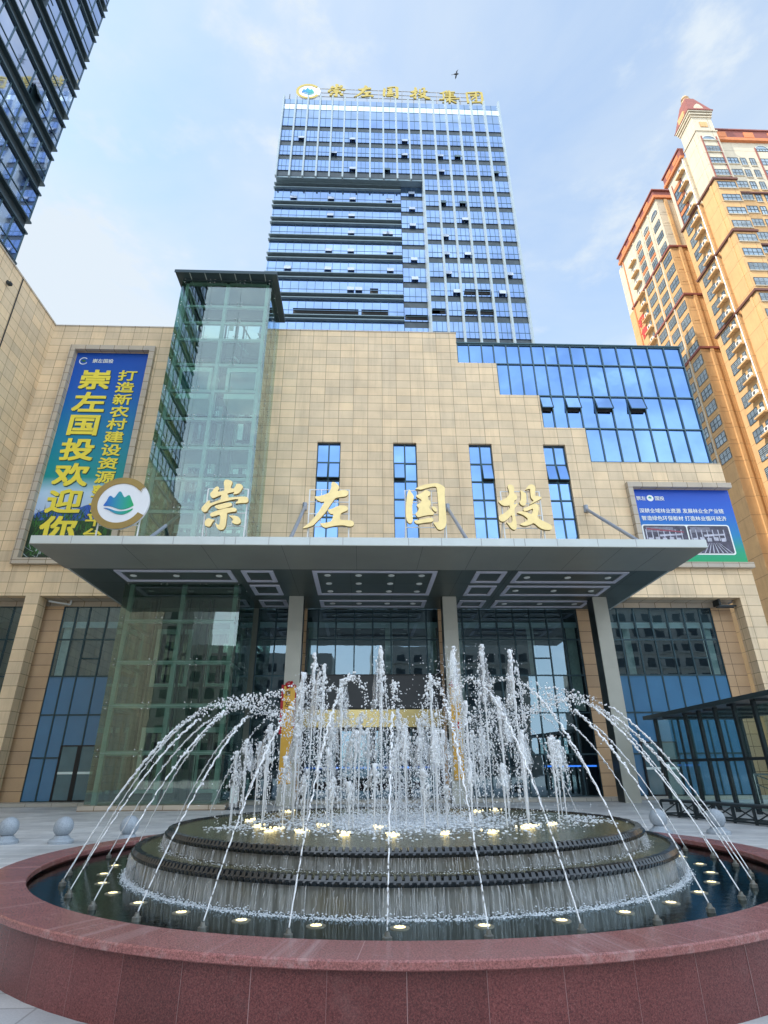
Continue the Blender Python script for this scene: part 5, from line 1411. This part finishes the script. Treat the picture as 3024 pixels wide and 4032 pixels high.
for i in range(34): y = 17.6+0.2*i; m.box(16.575, 16.6, y, y+0.03, 0, 1.13)
m.build('ramp_wall_rib', MT['cap'], gs)
m = MB(); m.tube([(15.6, 24.3, 1.2), (15.6, 22.4, 1.2)], 0.03, 8); m.tube([(15.6, 24.3, 1.2), (15.6, 19.5, 0.15)], 0.025, 8); m.tube([(15.6, 24.3, 0.85), (15.6, 20.5, 0.0)], 0.02, 8); m.tube([(15.6, 24.3, 0), (15.6, 24.3, 1.2)], 0.025, 8); m.tube([(16.55, 24.3, 1.2), (16.55, 17.5, 1.2)], 0.03, 8)
m.build('handrail', MT['fitting'], gs)

# low dark steel frame lying along the shelter
bf = thing('steel_barrier', 'low dark steel barrier frame with crossed struts lying in front of the shelter', 'barrier', (10.6, 19, 0))
p0, p1 = Vector((10.05, 21.0, 0)), Vector((11.6, 14.5, 0))
dv = (p1-p0); L = dv.length; dv.normalize(); sv = Vector((-dv.y, dv.x, 0))
sv = sv if sv.x > 0 else -sv
m, m2 = MB(), MB()
for s in (0, 0.75):
    for z in (0.06, 0.46):
        m.bar(p0+sv*s+Vector((0,0,z)), p1+sv*s+Vector((0,0,z)), 0.07, 0.05)
n = 9
for k in range(n+1):
    q = p0+dv*(L*k/n)
    for s in (0, 0.75): m.bar(q+sv*s, q+sv*s+Vector((0,0,0.44)), 0.06)
    m.bar(q+Vector((0,0,0.44)), q+sv*0.75+Vector((0,0,0.44)), 0.05); m.bar(q+Vector((0,0,0.08)), q+sv*0.75+Vector((0,0,0.08)), 0.05)
    if k < n:
        q2 = p0+dv*(L*(k+1)/n)
        m2.bar(q+Vector((0,0,0.08)), q2+Vector((0,0,0.42)), 0.03); m2.bar(q+sv*.75+Vector((0,0,0.42)), q2+sv*.75+Vector((0,0,0.08)), 0.03)
m.build('frame', MT['dark_steel'], bf); m2.build('strut', MT['dark_steel'], bf)
m = MB(); m.add([tuple(p0+Vector((0,0,0.485))), tuple(p0+sv*0.3+Vector((0,0,0.485))), tuple(p1+sv*0.3+Vector((0,0,0.485))), tuple(p1+Vector((0,0,0.485))), tuple(p0+Vector((0,0,0.51))), tuple(p0+sv*0.3+Vector((0,0,0.51))), tuple(p1+sv*0.3+Vector((0,0,0.51))), tuple(p1+Vector((0,0,0.51)))], [(0,3,2,1),(4,5,6,7),(0,1,5,4),(1,2,6,5),(2,3,7,6),(3,0,4,7)]); m.build('top_plank', MT['spandrel'], bf)

# small grey standing sign by the lift shaft
ss = thing('standing_sign', 'small pale grey sign box on the step beside the lift shaft', 'sign', (-5.35, 26.6, 0))
m = MB(); m.box(-5.50, -5.16, 26.55, 26.72, 0.10, 0.98); m.build('sign_box', MT['cap'], ss)
m = MB(); m.box(-5.55, -5.10, 26.5, 26.77, 0.0, 0.10); m.build('foot', MT['dark_steel'], ss)
m = MB(); m.box(-5.47, -5.19, 26.54, 26.549, 0.25, 0.9); m.build('sign_face', MT['blind'], ss)

# a bird high over the tower
bd = MB(); c = Vector((16.07, 60, 116.3))
bd.tube([c+Vector((-0.5,0,-0.1)), c+Vector((-0.2,0,0)), c+Vector((0.25,0,0.08)), c+Vector((0.5,0,0.15))], [0.03, 0.13, 0.14, 0.04], 8)
bd.add([c+Vector((-0.05,0,0.05)), c+Vector((0.2,0,0.08)), c+Vector((0.25,-0.2,0.55)), c+Vector((0.45,-0.4,0.85)), c+Vector((0.02,-0.2,0.5))], [(0,1,2,4),(4,2,3)])
bd.add([c+Vector((-0.05,0,0.0)), c+Vector((0.2,0,0.02)), c+Vector((0.1,0.3,-0.45)), c+Vector((-0.1,0.5,-0.7)), c+Vector((-0.15,0.3,-0.35))], [(0,1,2,4),(4,2,3)])
bd.add([c+Vector((-0.45,0,-0.1)), c+Vector((-0.85,0.05,-0.05)), c+Vector((-0.8,0.05,-0.3))], [(0,1,2)])
tag(bd.build('bird', MT['joint'], smooth=True), 'small dark bird flying above the office tower', 'bird')

# ------------------------------------------------------------------ fountain
FC = (0.58, 9.10)
ft = thing('fountain', 'round red granite fountain with two dark tiers and many white water jets', 'fountain', (FC[0], FC[1], 0))
def granite(name, col, rough, slabs=0, streak=0.0):
    m, t, b = new_mat(name)
    p = pos_node(t)
    f1 = noise(t, p, 90, 3, 0.75); f2 = noise(t, p, 240, 2, 0.7); f3 = noise(t, p, 1.1, 5)
    c1 = mixrgb(t, maprange(t, f1, 0.35, 0.65, 0, 1), tuple(c*0.5 for c in col), tuple(min(1, c*1.6) for c in col))
    c2 = mixrgb(t, maprange(t, f2, 0.52, 0.66, 0, 0.65), c1, (0.05, 0.035, 0.04))
    c3 = mixrgb(t, maprange(t, f2, 0.30, 0.40, 0.5, 0), c2, (0.36, 0.25, 0.23))
    c4 = mixrgb(t, maprange(t, f3, 0.35, 0.7, 0, 0.35), c3, tuple(c*0.6 for c in col))
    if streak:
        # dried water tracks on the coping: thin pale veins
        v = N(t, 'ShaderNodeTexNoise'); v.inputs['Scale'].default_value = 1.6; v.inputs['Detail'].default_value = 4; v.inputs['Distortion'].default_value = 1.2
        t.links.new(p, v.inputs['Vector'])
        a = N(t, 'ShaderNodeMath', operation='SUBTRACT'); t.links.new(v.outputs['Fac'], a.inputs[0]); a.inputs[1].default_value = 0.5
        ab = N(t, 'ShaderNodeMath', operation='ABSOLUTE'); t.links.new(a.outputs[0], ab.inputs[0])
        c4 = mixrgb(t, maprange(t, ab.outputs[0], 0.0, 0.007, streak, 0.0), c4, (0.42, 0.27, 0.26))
    rel = N(t, 'ShaderNodeVectorMath', operation='SUBTRACT'); rel.inputs[1].default_value = (FC[0], FC[1], 0.4); t.links.new(p, rel.inputs[0])
    if slabs:
        # every slab of stone has its own tone
        s_ = N(t, 'ShaderNodeSeparateXYZ'); t.links.new(rel.outputs[0], s_.inputs[0])
        at = N(t, 'ShaderNodeMath', operation='ARCTAN2'); t.links.new(s_.outputs[1], at.inputs[0]); t.links.new(s_.outputs[0], at.inputs[1])
        ml = N(t, 'ShaderNodeMath', operation='MULTIPLY_ADD'); t.links.new(at.outputs[0], ml.inputs[0]); ml.inputs[1].default_value = slabs/(2*math.pi); ml.inputs[2].default_value = 100-0.37
        fl = N(t, 'ShaderNodeMath', operation='FLOOR'); t.links.new(ml.outputs[0], fl.inputs[0])
        wn = N(t, 'ShaderNodeTexWhiteNoise', noise_dimensions='1D'); t.links.new(fl.outputs[0], wn.inputs['W'])
        hv = N(t, 'ShaderNodeHueSaturation'); t.links.new(c4, hv.inputs['Color'])
        t.links.new(maprange(t, wn.outputs['Value'], 0, 1, 0.80, 1.22), hv.inputs['Value']); c4 = hv.outputs[0]
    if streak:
        # pale streaks radiating outward across the coping
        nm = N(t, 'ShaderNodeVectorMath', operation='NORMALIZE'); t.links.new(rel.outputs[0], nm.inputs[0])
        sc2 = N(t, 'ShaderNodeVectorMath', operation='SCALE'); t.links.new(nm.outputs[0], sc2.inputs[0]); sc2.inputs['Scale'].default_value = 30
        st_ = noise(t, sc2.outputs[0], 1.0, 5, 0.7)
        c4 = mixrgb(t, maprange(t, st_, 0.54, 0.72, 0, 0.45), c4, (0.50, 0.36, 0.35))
    else:
        c4 = mixrgb(t, maprange(t, noise(t, p, 2.3, 6, 0.7), 0.60, 0.75, 0, 0.25), c4, (0.26, 0.15, 0.14))
    t.links.new(c4, b.inputs['Base Color'])
    b.inputs['Roughness'].default_value = rough
    b.inputs['Specular IOR Level'].default_value = 0.35
    bump(t, b, f1, 0.05, 0.005)
    return m
MT['red_granite'] = granite('polished_red_granite', (0.155, 0.045, 0.042), 0.22, slabs=64)
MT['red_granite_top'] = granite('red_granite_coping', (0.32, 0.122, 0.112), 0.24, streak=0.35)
MT['black_stone'] = simple('wet_black_stone', (0.018, 0.022, 0.026), 0.18, 0.0, 0.7, var=0.4, vscale=6)
MT['pale_joint'] = simple('pale_mortar_joint', (0.34, 0.20, 0.19), 0.8, var=0.2)
RI, RO, ZR = 4.54, 4.97, 0.465
NB = 96
bw = MB(); bw.lathe([(RO-0.07, 0.0), (RO-0.07, ZR-0.055)], FC, NB).lathe([(RI+0.06, ZR-0.05), (RI+0.06, 0.1)], FC, NB)
bw.m = 1
for k in range(64):
    a = 2*math.pi*(k+0.37)/64
    ca, sa = math.cos(a), math.sin(a); r = RO-0.0685; wd = random.choice((0.0008, 0.0014, 0.0022))
    bw.add([(FC[0]+r*ca+wd*sa, FC[1]+r*sa-wd*ca, 0.0), (FC[0]+r*ca-wd*sa, FC[1]+r*sa+wd*ca, 0.0), (FC[0]+r*ca-wd*sa, FC[1]+r*sa+wd*ca, ZR-0.056), (FC[0]+r*ca+wd*sa, FC[1]+r*sa-wd*ca, ZR-0.056)], [(0,1,2,3)])
bw.build('basin_wall', [MT['red_granite'], MT['pale_joint']], ft, smooth=True)
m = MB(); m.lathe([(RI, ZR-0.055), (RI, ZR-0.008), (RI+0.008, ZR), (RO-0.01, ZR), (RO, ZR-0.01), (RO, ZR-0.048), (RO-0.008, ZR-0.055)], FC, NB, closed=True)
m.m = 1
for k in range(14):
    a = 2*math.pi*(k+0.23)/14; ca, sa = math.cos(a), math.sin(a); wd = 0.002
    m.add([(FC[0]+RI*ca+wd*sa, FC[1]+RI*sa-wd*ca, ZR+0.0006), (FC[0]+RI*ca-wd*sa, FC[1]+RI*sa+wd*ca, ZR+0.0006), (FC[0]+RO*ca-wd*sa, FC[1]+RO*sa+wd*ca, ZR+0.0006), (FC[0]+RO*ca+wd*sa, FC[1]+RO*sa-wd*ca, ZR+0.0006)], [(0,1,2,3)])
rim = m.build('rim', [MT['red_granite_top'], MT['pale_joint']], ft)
m = MB(); n = 96; ang = R(8)
m.box(FC[0]-RI-0.02, FC[0]-RI+0.03, FC[1]-0.35, FC[1]+0.0, 0.30, 0.40) if False else None
MT['basin_floor'] = tiles('dark_basin_tiles', (0.024, 0.040, 0.044), (0.018, 0.034, 0.038), (0.006, 0.008, 0.010), 0.8, 0.8, 0.012, offset=0.0, var=0.3, vscale=0.8, rough=0.4)
MB().lathe([(0.01, 0.14), (RI+0.05, 0.14)], FC, NB).build('basin_floor', MT['basin_floor'], ft)
# water in the basin
def water_mat(name, tint, bs, bd, refl_boost=0.0):
    m, t, b = new_mat(name); t.nodes.remove(b)
    o = [n for n in t.nodes if n.type == 'OUTPUT_MATERIAL'][0]
    tr = N(t, 'ShaderNodeBsdfTransparent'); tr.inputs[0].default_value = tint + (1,)
    gl = N(t, 'ShaderNodeBsdfGlossy'); gl.inputs['Roughness'].default_value = 0.02; gl.inputs[0].default_value = (0.34, 0.39, 0.40, 1)
    fr = N(t, 'ShaderNodeFresnel'); fr.inputs['IOR'].default_value = 1.33
    bp = N(t, 'ShaderNodeBump'); bp.inputs['Strength'].default_value = bs; bp.inputs['Distance'].default_value = bd
    n1 = noise(t, pos_node(t), 7, 5, 0.6)
    t.links.new(n1, bp.inputs['Height'])
    t.links.new(bp.outputs[0], gl.inputs['Normal']); t.links.new(bp.outputs[0], fr.inputs['Normal'])
    mxs = N(t, 'ShaderNodeMixShader')
    f = fr.outputs[0]
    if refl_boost: f = maprange(t, f, 0, 1, refl_boost, 1)
    t.links.new(f, mxs.inputs[0]); t.links.new(tr.outputs[0], mxs.inputs[1]); t.links.new(gl.outputs[0], mxs.inputs[2])
    t.links.new(mxs.outputs[0], o.inputs[0])
    return m
MT['water'] = water_mat('dark_basin_water', (0.62, 0.76, 0.76), 0.10, 0.03)
MB().lathe([(3.40, 0.375), (RI+0.05, 0.375)], FC, NB).build('basin_water', MT['water'], ft)
# tiers
MT['tier_wall'] = None
mm, t, b = new_mat('wet_grey_tier_wall')
p = pos_node(t); ms = N(t, 'ShaderNodeMapping'); ms.inputs['Scale'].default_value = (9, 9, 0.7); t.links.new(p, ms.inputs[0])
f = noise(t, ms.outputs[0], 2.2, 5, 0.7)
c = mixrgb(t, maprange(t, f, 0.35, 0.7, 0, 1), (0.13, 0.13, 0.115), (0.42, 0.425, 0.40))
c = mixrgb(t, maprange(t, noise(t, p, 1.7, 3), 0.55, 0.7, 0, 0.6), c, (0.15, 0.12, 0.055))
t.links.new(c, b.inputs['Base Color']); b.inputs['Roughness'].default_value = 0.22
MT['tier_wall'] = mm
mm, t, b = new_mat('shallow_olive_water')
p = pos_node(t)
c = mixrgb(t, maprange(t, noise(t, p, 3.5, 5), 0.3, 0.7, 0, 1), (0.050, 0.050, 0.020), (0.125, 0.112, 0.048))
# torn white foam where the jets fall back, thinning out towards the edge
vd = N(t, 'ShaderNodeVectorMath', operation='DISTANCE'); vd.inputs[1].default_value = (FC[0], FC[1], 0.815); t.links.new(p, vd.inputs[0])
ff = noise(t, p, 9, 8, 0.72)
th = maprange(t, vd.outputs['Value'], 0.6, 2.5, 0.36, 0.66)
sb = N(t, 'ShaderNodeMath', operation='SUBTRACT'); t.links.new(ff, sb.inputs[0]); t.links.new(th, sb.inputs[1])
c = mixrgb(t, maprange(t, sb.outputs[0], 0.0, 0.10, 0, 0.9), c, (0.66, 0.70, 0.74))
t.links.new(c, b.inputs['Base Color']); b.inputs['Roughness'].default_value = 0.22; b.inputs['Specular IOR Level'].default_value = 0.28
bump(t, b, noise(t, p, 16, 4), 0.5, 0.02)
MT['olive_water'] = mm
# falling and flying water: clear, bright, partly whitened by air
mm, t, b = new_mat('white_spray_water')
b.inputs['Base Color'].default_value = (0.93, 0.95, 0.97, 1)
b.inputs['Roughness'].default_value = 0.12
b.inputs['IOR'].default_value = 1.33
b.inputs['Transmission Weight'].default_value = 0.32
b.inputs['Specular IOR Level'].default_value = 0.9
MT['spray'] = mm
mm, t, b = new_mat('aerated_foam')
b.inputs['Base Color'].default_value = (0.74, 0.78, 0.82, 1); b.inputs['Roughness'].default_value = 0.35
MT['foam'] = mm
mm, t, b = new_mat('thin_falling_water')
t.nodes.remove(b); o_ = [n for n in t.nodes if n.type == 'OUTPUT_MATERIAL'][0]
tr = N(t, 'ShaderNodeBsdfTransparent'); gl = N(t, 'ShaderNodeBsdfGlossy'); gl.inputs['Roughness'].default_value = 0.15
df = N(t, 'ShaderNodeBsdfDiffuse'); df.inputs[0].default_value = (0.8, 0.84, 0.87, 1)
m1 = N(t, 'ShaderNodeMixShader'); m1.inputs[0].default_value = 0.5; t.links.new(df.outputs[0], m1.inputs[1]); t.links.new(gl.outputs[0], m1.inputs[2])
m2_ = N(t, 'ShaderNodeMixShader'); m2_.inputs[0].default_value = 0.34; t.links.new(tr.outputs[0], m2_.inputs[1]); t.links.new(m1.outputs[0], m2_.inputs[2]); t.links.new(m2_.outputs[0], o_.inputs[0])
MT['veil'] = mm

def polar(r, a, z): return (FC[0]+r*math.cos(a), FC[1]+r*math.sin(a), z)
TIERS = [(3.45, 0.14, 0.66, 3.51), (3.09, 0.62, 0.83, 3.15)]
for ti, (rw, z0, z1, rr) in enumerate(TIERS):
    tier = MB().lathe([(rw, z0), (rw, z1-0.03)], FC, NB).build('tier', MT['tier_wall'], ft, smooth=True)
    MB().lathe([(0.05 if ti else 3.1, z1-0.015), (rr-0.02, z1-0.015)], FC, NB).build('tier_water', MT['olive_water'], tier)
    # black overflow edge of notched blocks
    m = MB(); m.lathe([(rw-0.05, z1-0.075), (rr-0.005, z1-0.07), (rr+0.015, z1-0.045), (rr, z1-0.02), (rw-0.05, z1-0.018)], FC, NB)
    nb_ = 300 if ti else 336
    for k in range(nb_):
        a = 2*math.pi*k/nb_; da = 2*math.pi/nb_*0.34; sk = 0.35*da
        h = random.uniform(-0.003, 0.003)
        vs = [polar(rr-0.085, a-da-sk, z1-0.025), polar(rr-0.085, a+da-sk, z1-0.025), polar(rr+0.008, a+da+sk, z1-0.03), polar(rr+0.008, a-da+sk, z1-0.03),
              polar(rr-0.08, a-da*.8-sk, z1+0.012+h), polar(rr-0.08, a+da*.8-sk, z1+0.012+h), polar(rr-0.012, a+da*.8+sk, z1+0.010+h), polar(rr-0.012, a-da*.8+sk, z1+0.010+h)]
        m.add(vs, [(0,3,2,1),(4,5,6,7),(0,1,5,4),(1,2,6,5),(2,3,7,6),(3,0,4,7)])
        vs = [polar(rr+0.012, a-da*.9, z1-0.066), polar(rr+0.012, a+da*.9, z1-0.066), polar(rr+0.024, a+da*.9, z1-0.036), polar(rr+0.024, a-da*.9, z1-0.036), polar(rr-0.01, a-da*.9, z1-0.068), polar(rr-0.01, a+da*.9, z1-0.068), polar(rr-0.01, a+da*.9, z1-0.03), polar(rr-0.01, a-da*.9, z1-0.03)]
        m.add(vs, [(0,1,2,3),(0,4,5,1),(3,2,6,7),(0,3,7,4),(1,5,6,2)])
    m.build('overflow_edge', MT['black_stone'], tier)
    # curtain of falling water: many thin threads, heavier clumps in places
    zb = 0.375 if ti == 0 else 0.642
    m = MB()
    for k in range(3200 if ti == 0 else 2300):
        a = random.uniform(0, 2*math.pi)
        if math.sin(a) > 0.55: continue
        dens = 0.55+0.45*math.sin(a*7+ti)*math.sin(a*3.1+1)
        if random.random() > dens+0.25: continue
        r = rr+random.uniform(-0.005, 0.03); za = z1-0.065; L_ = (za-zb)
        if random.random() < 0.6: za -= L_*random.uniform(0, 0.8)
        ze = zb if random.random() < 0.55 else za-(za-zb)*random.uniform(0.2, 0.9)
        n = 6; ph = random.uniform(0, 6); w0 = random.choice((0.0010, 0.0014, 0.0018, 0.0030))
        pts = [polar(r+0.02*(i/n)**0.5+0.002*math.sin(ph+i*2), a+0.0008*math.sin(ph+i*1.7), za+(ze-za)*i/n) for i in range(n+1)]
        m.tube(pts, [w0*(0.7+0.6*random.random()) for _ in pts], 4)
    m.build('water_curtain', MT['veil'], tier)['kind'] = 'stuff'
        # boiling white line where it lands
    m = MB()
    for k in range(8000 if ti == 0 else 3600):
        a = random.uniform(-math.pi*1.12, math.pi*0.12)
        r = rr+0.015+abs(random.gauss(0, 0.04 if ti == 0 else 0.04))
        if ti == 1 and r > 3.40: continue
        s = random.uniform(0.002, 0.0065)*(1.15 if ti == 0 else 0.8)*max(0.35, 1.2-(r-rr)*4)
        hop = abs(random.gauss(0, 0.018)) if random.random() < 0.4 else 0
        m.blob(polar(r, a, zb+hop), s, (1.4, 1.4, 0.8), 0.6)
    m.build('splash_line', MT['foam'], tier, smooth=True)['kind'] = 'stuff'
# lamps and nozzles in the basin, arcs of water from every nozzle
MT['lamp'] = simple('warm_underwater_lamp', (0.8, 0.7, 0.4), 0.4, emit=((1.0, 0.82, 0.42), 0.5))
MT['lamp_ring'] = simple('steel_lamp_ring', (0.35, 0.33, 0.26), 0.3, 0.6)
MT['nozzle'] = simple('steel_nozzle', (0.16, 0.16, 0.14), 0.35, 0.5, var=0.3, vscale=12)
NA = 36
A0 = -math.pi/2 - 0.093
for k in range(NA):
    a = A0 + 2*math.pi*k/NA
    if math.sin(a) < 0.75:
        x, y, _ = polar(3.80, a+0.02, 0)
        if math.sin(a) < 0.5:
            m = MB(); m.lathe([(0.048, 0.33), (0.078, 0.33), (0.078, 0.380), (0.048, 0.384)], (x, y), 20, closed=True); lr = m.build('basin_lamp', MT['lamp_ring'], ft)
            m = MB()
            for q in range(9):
                aa = q*2*math.pi/8; rr_ = 0.035 if q < 8 else 0
                m.blob((x+rr_*math.cos(aa), y+rr_*math.sin(aa), 0.382), 0.012, (1,1,0.6))
            m.lathe([(0.001, 0.379), (0.047, 0.379)], (x, y), 16)
            m.build('lamp_glow', MT['lamp'], lr)
        x, y, _ = polar(4.19, a, 0)
        m = MB(); m.lathe([(0.026, 0.14), (0.026, 0.37), (0.036, 0.37), (0.036, 0.405), (0.022, 0.412), (0.015, 0.437), (0.009, 0.439)], (x, y), 12); m.build('nozzle', MT['nozzle'], ft, smooth=False)
def arc_pt(a, t_, r0=4.185, z0=0.44, ra=2.42, za=2.46):
    s_ = r0-(r0-ra)*2*t_
    return s_, z0+(za-z0)*(1-((s_-ra)/(r0-ra))**2)
for k in range(NA):
    a = A0 + 2*math.pi*k/NA
    ja, jz, jr = random.gauss(0, 0.012), random.uniform(-0.10, 0.06), random.uniform(-0.1, 0.1)
    m = MB(); pts, rad = [], []
    n = 120; tend = 0.27+random.uniform(-0.04, 0.07)
    ph = random.uniform(0, 6)
    for i in range(n+1):
        t_ = tend*i/n
        r, z = arc_pt(a, t_, ra=2.42+jr, za=2.42+jz)
        am = 0.007*(t_/0.3)
        aa = a+ja*t_*2+am*math.sin(ph+i*0.63)*0.5
        pts.append(polar(r+am*math.cos(i*0.8), aa, z+am*math.sin(ph+i*0.71)))
        rad.append(0.0058+0.0072*(t_/0.3)*(0.15+1.2*random.random()**1.5))
    m.tube(pts, rad, 7)
    ao = m.build('water_arc', MT['spray'], ft, smooth=True)
    m = MB()
    # the stream breaks into drops
    cnt = 230
    for i in range(cnt):
        t_ = tend*0.5+(0.90-tend*0.5)*(i+random.random())/cnt
        r, z = arc_pt(a, t_, ra=2.42+jr, za=2.42+jz)
        if z < 0.84: continue
        sp_ = 0.008+0.07*max(0, t_-0.28)
        s = random.uniform(0.004, 0.013) if random.random() < 0.9 else random.uniform(0.012, 0.018)
        pp = polar(r+random.gauss(0, sp_), a+ja*t_*2+random.gauss(0, sp_)/max(r, 0.8), z+random.gauss(0, sp_*1.1))
        m.blob(pp, s, (1, 1, random.uniform(0.7, 1.5)), 0.5)
    m.build('arc_drops', MT['spray'], ao, smooth=True)['kind'] = 'stuff'
# upright jets on the top tier: (x, depth offset from the centre, top height)
JETS = [(-0.78,0.1,3.20),(-0.62,-0.4,2.93),(-0.30,0.2,2.80),(0.27,-0.5,3.16),(1.45,0.2,3.32),(1.95,0.3,3.36),(2.40,0.1,3.25),(1.02,-0.2,2.80),(-0.95,0.3,2.92),
        (-1.52,-0.9,1.88),(-1.25,-1.0,1.80),(-1.0,-0.9,1.66),(-0.11,-1.0,1.97),(0.56,-1.1,2.03),(0.97,-1.0,1.97),(2.15,-0.9,1.92),(2.62,-0.7,1.88),(2.85,-0.3,1.86),(1.45,-0.8,2.36),(1.98,-0.6,2.42),
        (-1.6,0.5,1.9),(-1.85,0.1,1.75),(-0.7,-1.3,1.45),(0.15,-1.45,1.55),(0.75,-1.5,1.5),(1.35,-1.35,1.6),(-0.35,-1.55,1.4),(1.8,-1.2,1.55),(-0.5,0.9,2.3),(0.6,0.9,2.4),(1.2,1.0,2.2),(0.1,0.7,2.1),(-1.1,1.0,2.0),(2.0,1.0,2.1),(0.9,0.3,2.2),(-0.05,-0.1,2.2),(-1.35,-0.2,2.1),(1.65,-0.1,2.0),(0.45,-0.7,1.8),(-0.45,-0.75,1.75),(1.15,-0.45,2.0),(-0.15,-1.25,1.35),(1.05,-1.3,1.3),(2.3,-0.4,2.0),(-1.75,-0.5,1.5),(2.95,0.2,1.95),(-0.9,-0.6,2.05),(0.85,-0.15,1.9)]
def jet(x, dy, top):
    y = FC[1]+dy; m = MB(); z0 = 0.815; H = top-z0
    ph = random.uniform(0, 6); lean = random.gauss(0, 0.012)
    n = int(10+H*12); pts, rad = [], []
    for i in range(n+1):
        f_ = i/n; am = 0.012*f_*f_
        pts.append((x+lean*f_*H+am*math.sin(ph+i*1.1), y+am*math.cos(ph+i*1.4), z0+H*f_))
        rad.append(0.008+0.020*f_**2*(0.5+random.random()))
    m.tube(pts, rad, 7)
    jo = m.build('water_jet', MT['spray'], ft, smooth=True)
    m = MB()
    # lumpy head
    for i in range(int(20+H*9)):
        f_ = 1-abs(random.gauss(0, 0.16)); 
        if f_ < 0.3: continue
        sp_ = 0.012+0.11*(1-f_)**0.8*min(1, H)
        m.blob((x+lean*f_*H+random.gauss(0, sp_), y+random.gauss(0, sp_), z0+H*f_), random.uniform(0.010, 0.028)*(0.7 if H < 1.2 else 1), (1, 1, random.uniform(0.9, 2.0)), 0.7)
    # falling back: strings of drops round the stem
    for q in range(int(4+H*2.2)):
        aq = random.uniform(0, 6.283); rq = random.uniform(0.05, 0.16)*min(1.1, 0.5+H*0.4)
        zz = z0+H*random.uniform(0.75, 0.97); ze = z0+H*random.uniform(0.15, 0.65)
        k_ = 0
        while zz > ze:
            rz = rq*(0.5+0.5*min(1, (z0+H-zz)/(0.35*H)))
            m.blob((x+rz*math.cos(aq)+random.gauss(0,.008), y+rz*math.sin(aq)+random.gauss(0,.008), zz), random.uniform(0.004, 0.011), (1, 1, random.uniform(1.0, 3.2)), 0.5)
            zz -= random.uniform(0.014, 0.05)
    for q in range(int(45*H)):
        f_ = random.random()**1.5; sp_ = 0.05+0.12*f_
        m.blob((x+random.gauss(0, sp_), y+random.gauss(0, sp_), z0+H*(1-f_)), random.uniform(0.003, 0.008), (1, 1, random.uniform(1, 2)), 0.3)
    # thin glassy skirt hanging from the head
    if random.random() < 0.8:
        n2 = 9; a0 = random.uniform(0, 6.283); wd = random.uniform(1.6, 3.4); rows = []
        for i in range(7):
            f_ = i/6; zr = z0+H*(0.97-0.33*f_); rr_ = (0.025+0.10*f_**0.7)*min(1.1, 0.45+0.4*H)
            rows.append([(x+rr_*(1+0.25*math.sin(j*2.1+i))*math.cos(a0+wd*j/n2), y+rr_*(1+0.25*math.sin(j*1.7+i))*math.sin(a0+wd*j/n2), zr-0.03*math.sin(j*1.3)*f_) for j in range(n2+1)])
        vs = [p_ for r_ in rows for p_ in r_]
        fs = [(i*(n2+1)+j, i*(n2+1)+j+1, (i+1)*(n2+1)+j+1, (i+1)*(n2+1)+j) for i in range(6) for j in range(n2)]
        m2 = MB(); m2.add(vs, fs); sk = m2
    else: sk = None
    m.build('jet_drops', MT['spray'], jo, smooth=True)['kind'] = 'stuff'
    if sk: sk.build('water_skirt', MT['veil'], jo, smooth=True)
for q in JETS: jet(*q)
# lamps among the jets
for r, ad in ((2.24,172),(2.10,-144),(2.05,-162),(1.9,-149),(1.88,-134),(1.9,-114),(1.93,-97),(1.8,-78),(1.92,-61),(1.87,-39),(2.05,-22),(1.9,-35),(1.27,-150),(1.0,-111),(2.9,130),(2.2,51),(2.7,49)):
    x, y, _ = polar(r, R(ad), 0)
    m = MB(); m.lathe([(0.001, 0.836), (0.055, 0.828), (0.06, 0.816)], (x, y), 14)
    for q in range(10): m.blob((x+random.gauss(0,.05), y+random.gauss(0,.05), 0.83+random.random()*0.02), random.uniform(.008,.018))
    m.build('tier_lamp', MT['lamp'], ft, smooth=True)
# loose drops in the air and churned foam on the top tier
m = MB()
for k in range(3000):
    r = abs(random.gauss(0, 1.25)); a = random.uniform(0, 6.283)
    z = 0.83+abs(random.gauss(0, 0.62))
    if r > 2.9 or z > 2.7: continue
    m.blob(polar(r, a, z), random.choice((0.003, 0.004, 0.006, 0.008, 0.011)), (1, 1, random.uniform(0.8, 1.8)), 0.4)
for k in range(3600):
    r = abs(random.gauss(0, 0.95)); a = random.uniform(0, 6.283)
    m.blob(polar(r, a, 0.83+abs(random.gauss(0, 0.16))), random.choice((0.003, 0.004, 0.005, 0.007)), (1, 1, random.uniform(0.8, 1.6)), 0.3)
for k in range(500):
    m.blob((random.gauss(1.35, 0.28), FC[1]+random.gauss(0, 0.4), random.uniform(1.8, 3.1)), random.uniform(0.004, 0.010))
sp_o = m.build('spray_drops', MT['spray'], ft, smooth=True); sp_o['kind'] = 'stuff'
m = MB()
for k in range(4500):
    r = abs(random.gauss(0, 1.1))+random.random()*0.5; a = random.uniform(0, 6.283)
    if r > 2.6: continue
    pz = 0.816+abs(random.gauss(0, 0.012))
    s = random.uniform(0.004, 0.018)*(1.15-0.3*r/2.6)
    m.blob(polar(r, a, pz), s, (1.5, 1.5, 0.7), 0.7)
for cx_, cy_ in ((-2.55, -0.6), (3.0, 0.5), (2.9, -0.2), (-2.3, 0.4)):
    for k in range(150): m.blob((FC[0]+cx_*0.9+random.gauss(0,.16), FC[1]+cy_+random.gauss(0,.2), 0.818), random.uniform(.004,.012), (1.6,1.6,.6), .6)
fo = m.build('churned_foam', MT['foam'], ft, smooth=True); fo['kind'] = 'stuff'
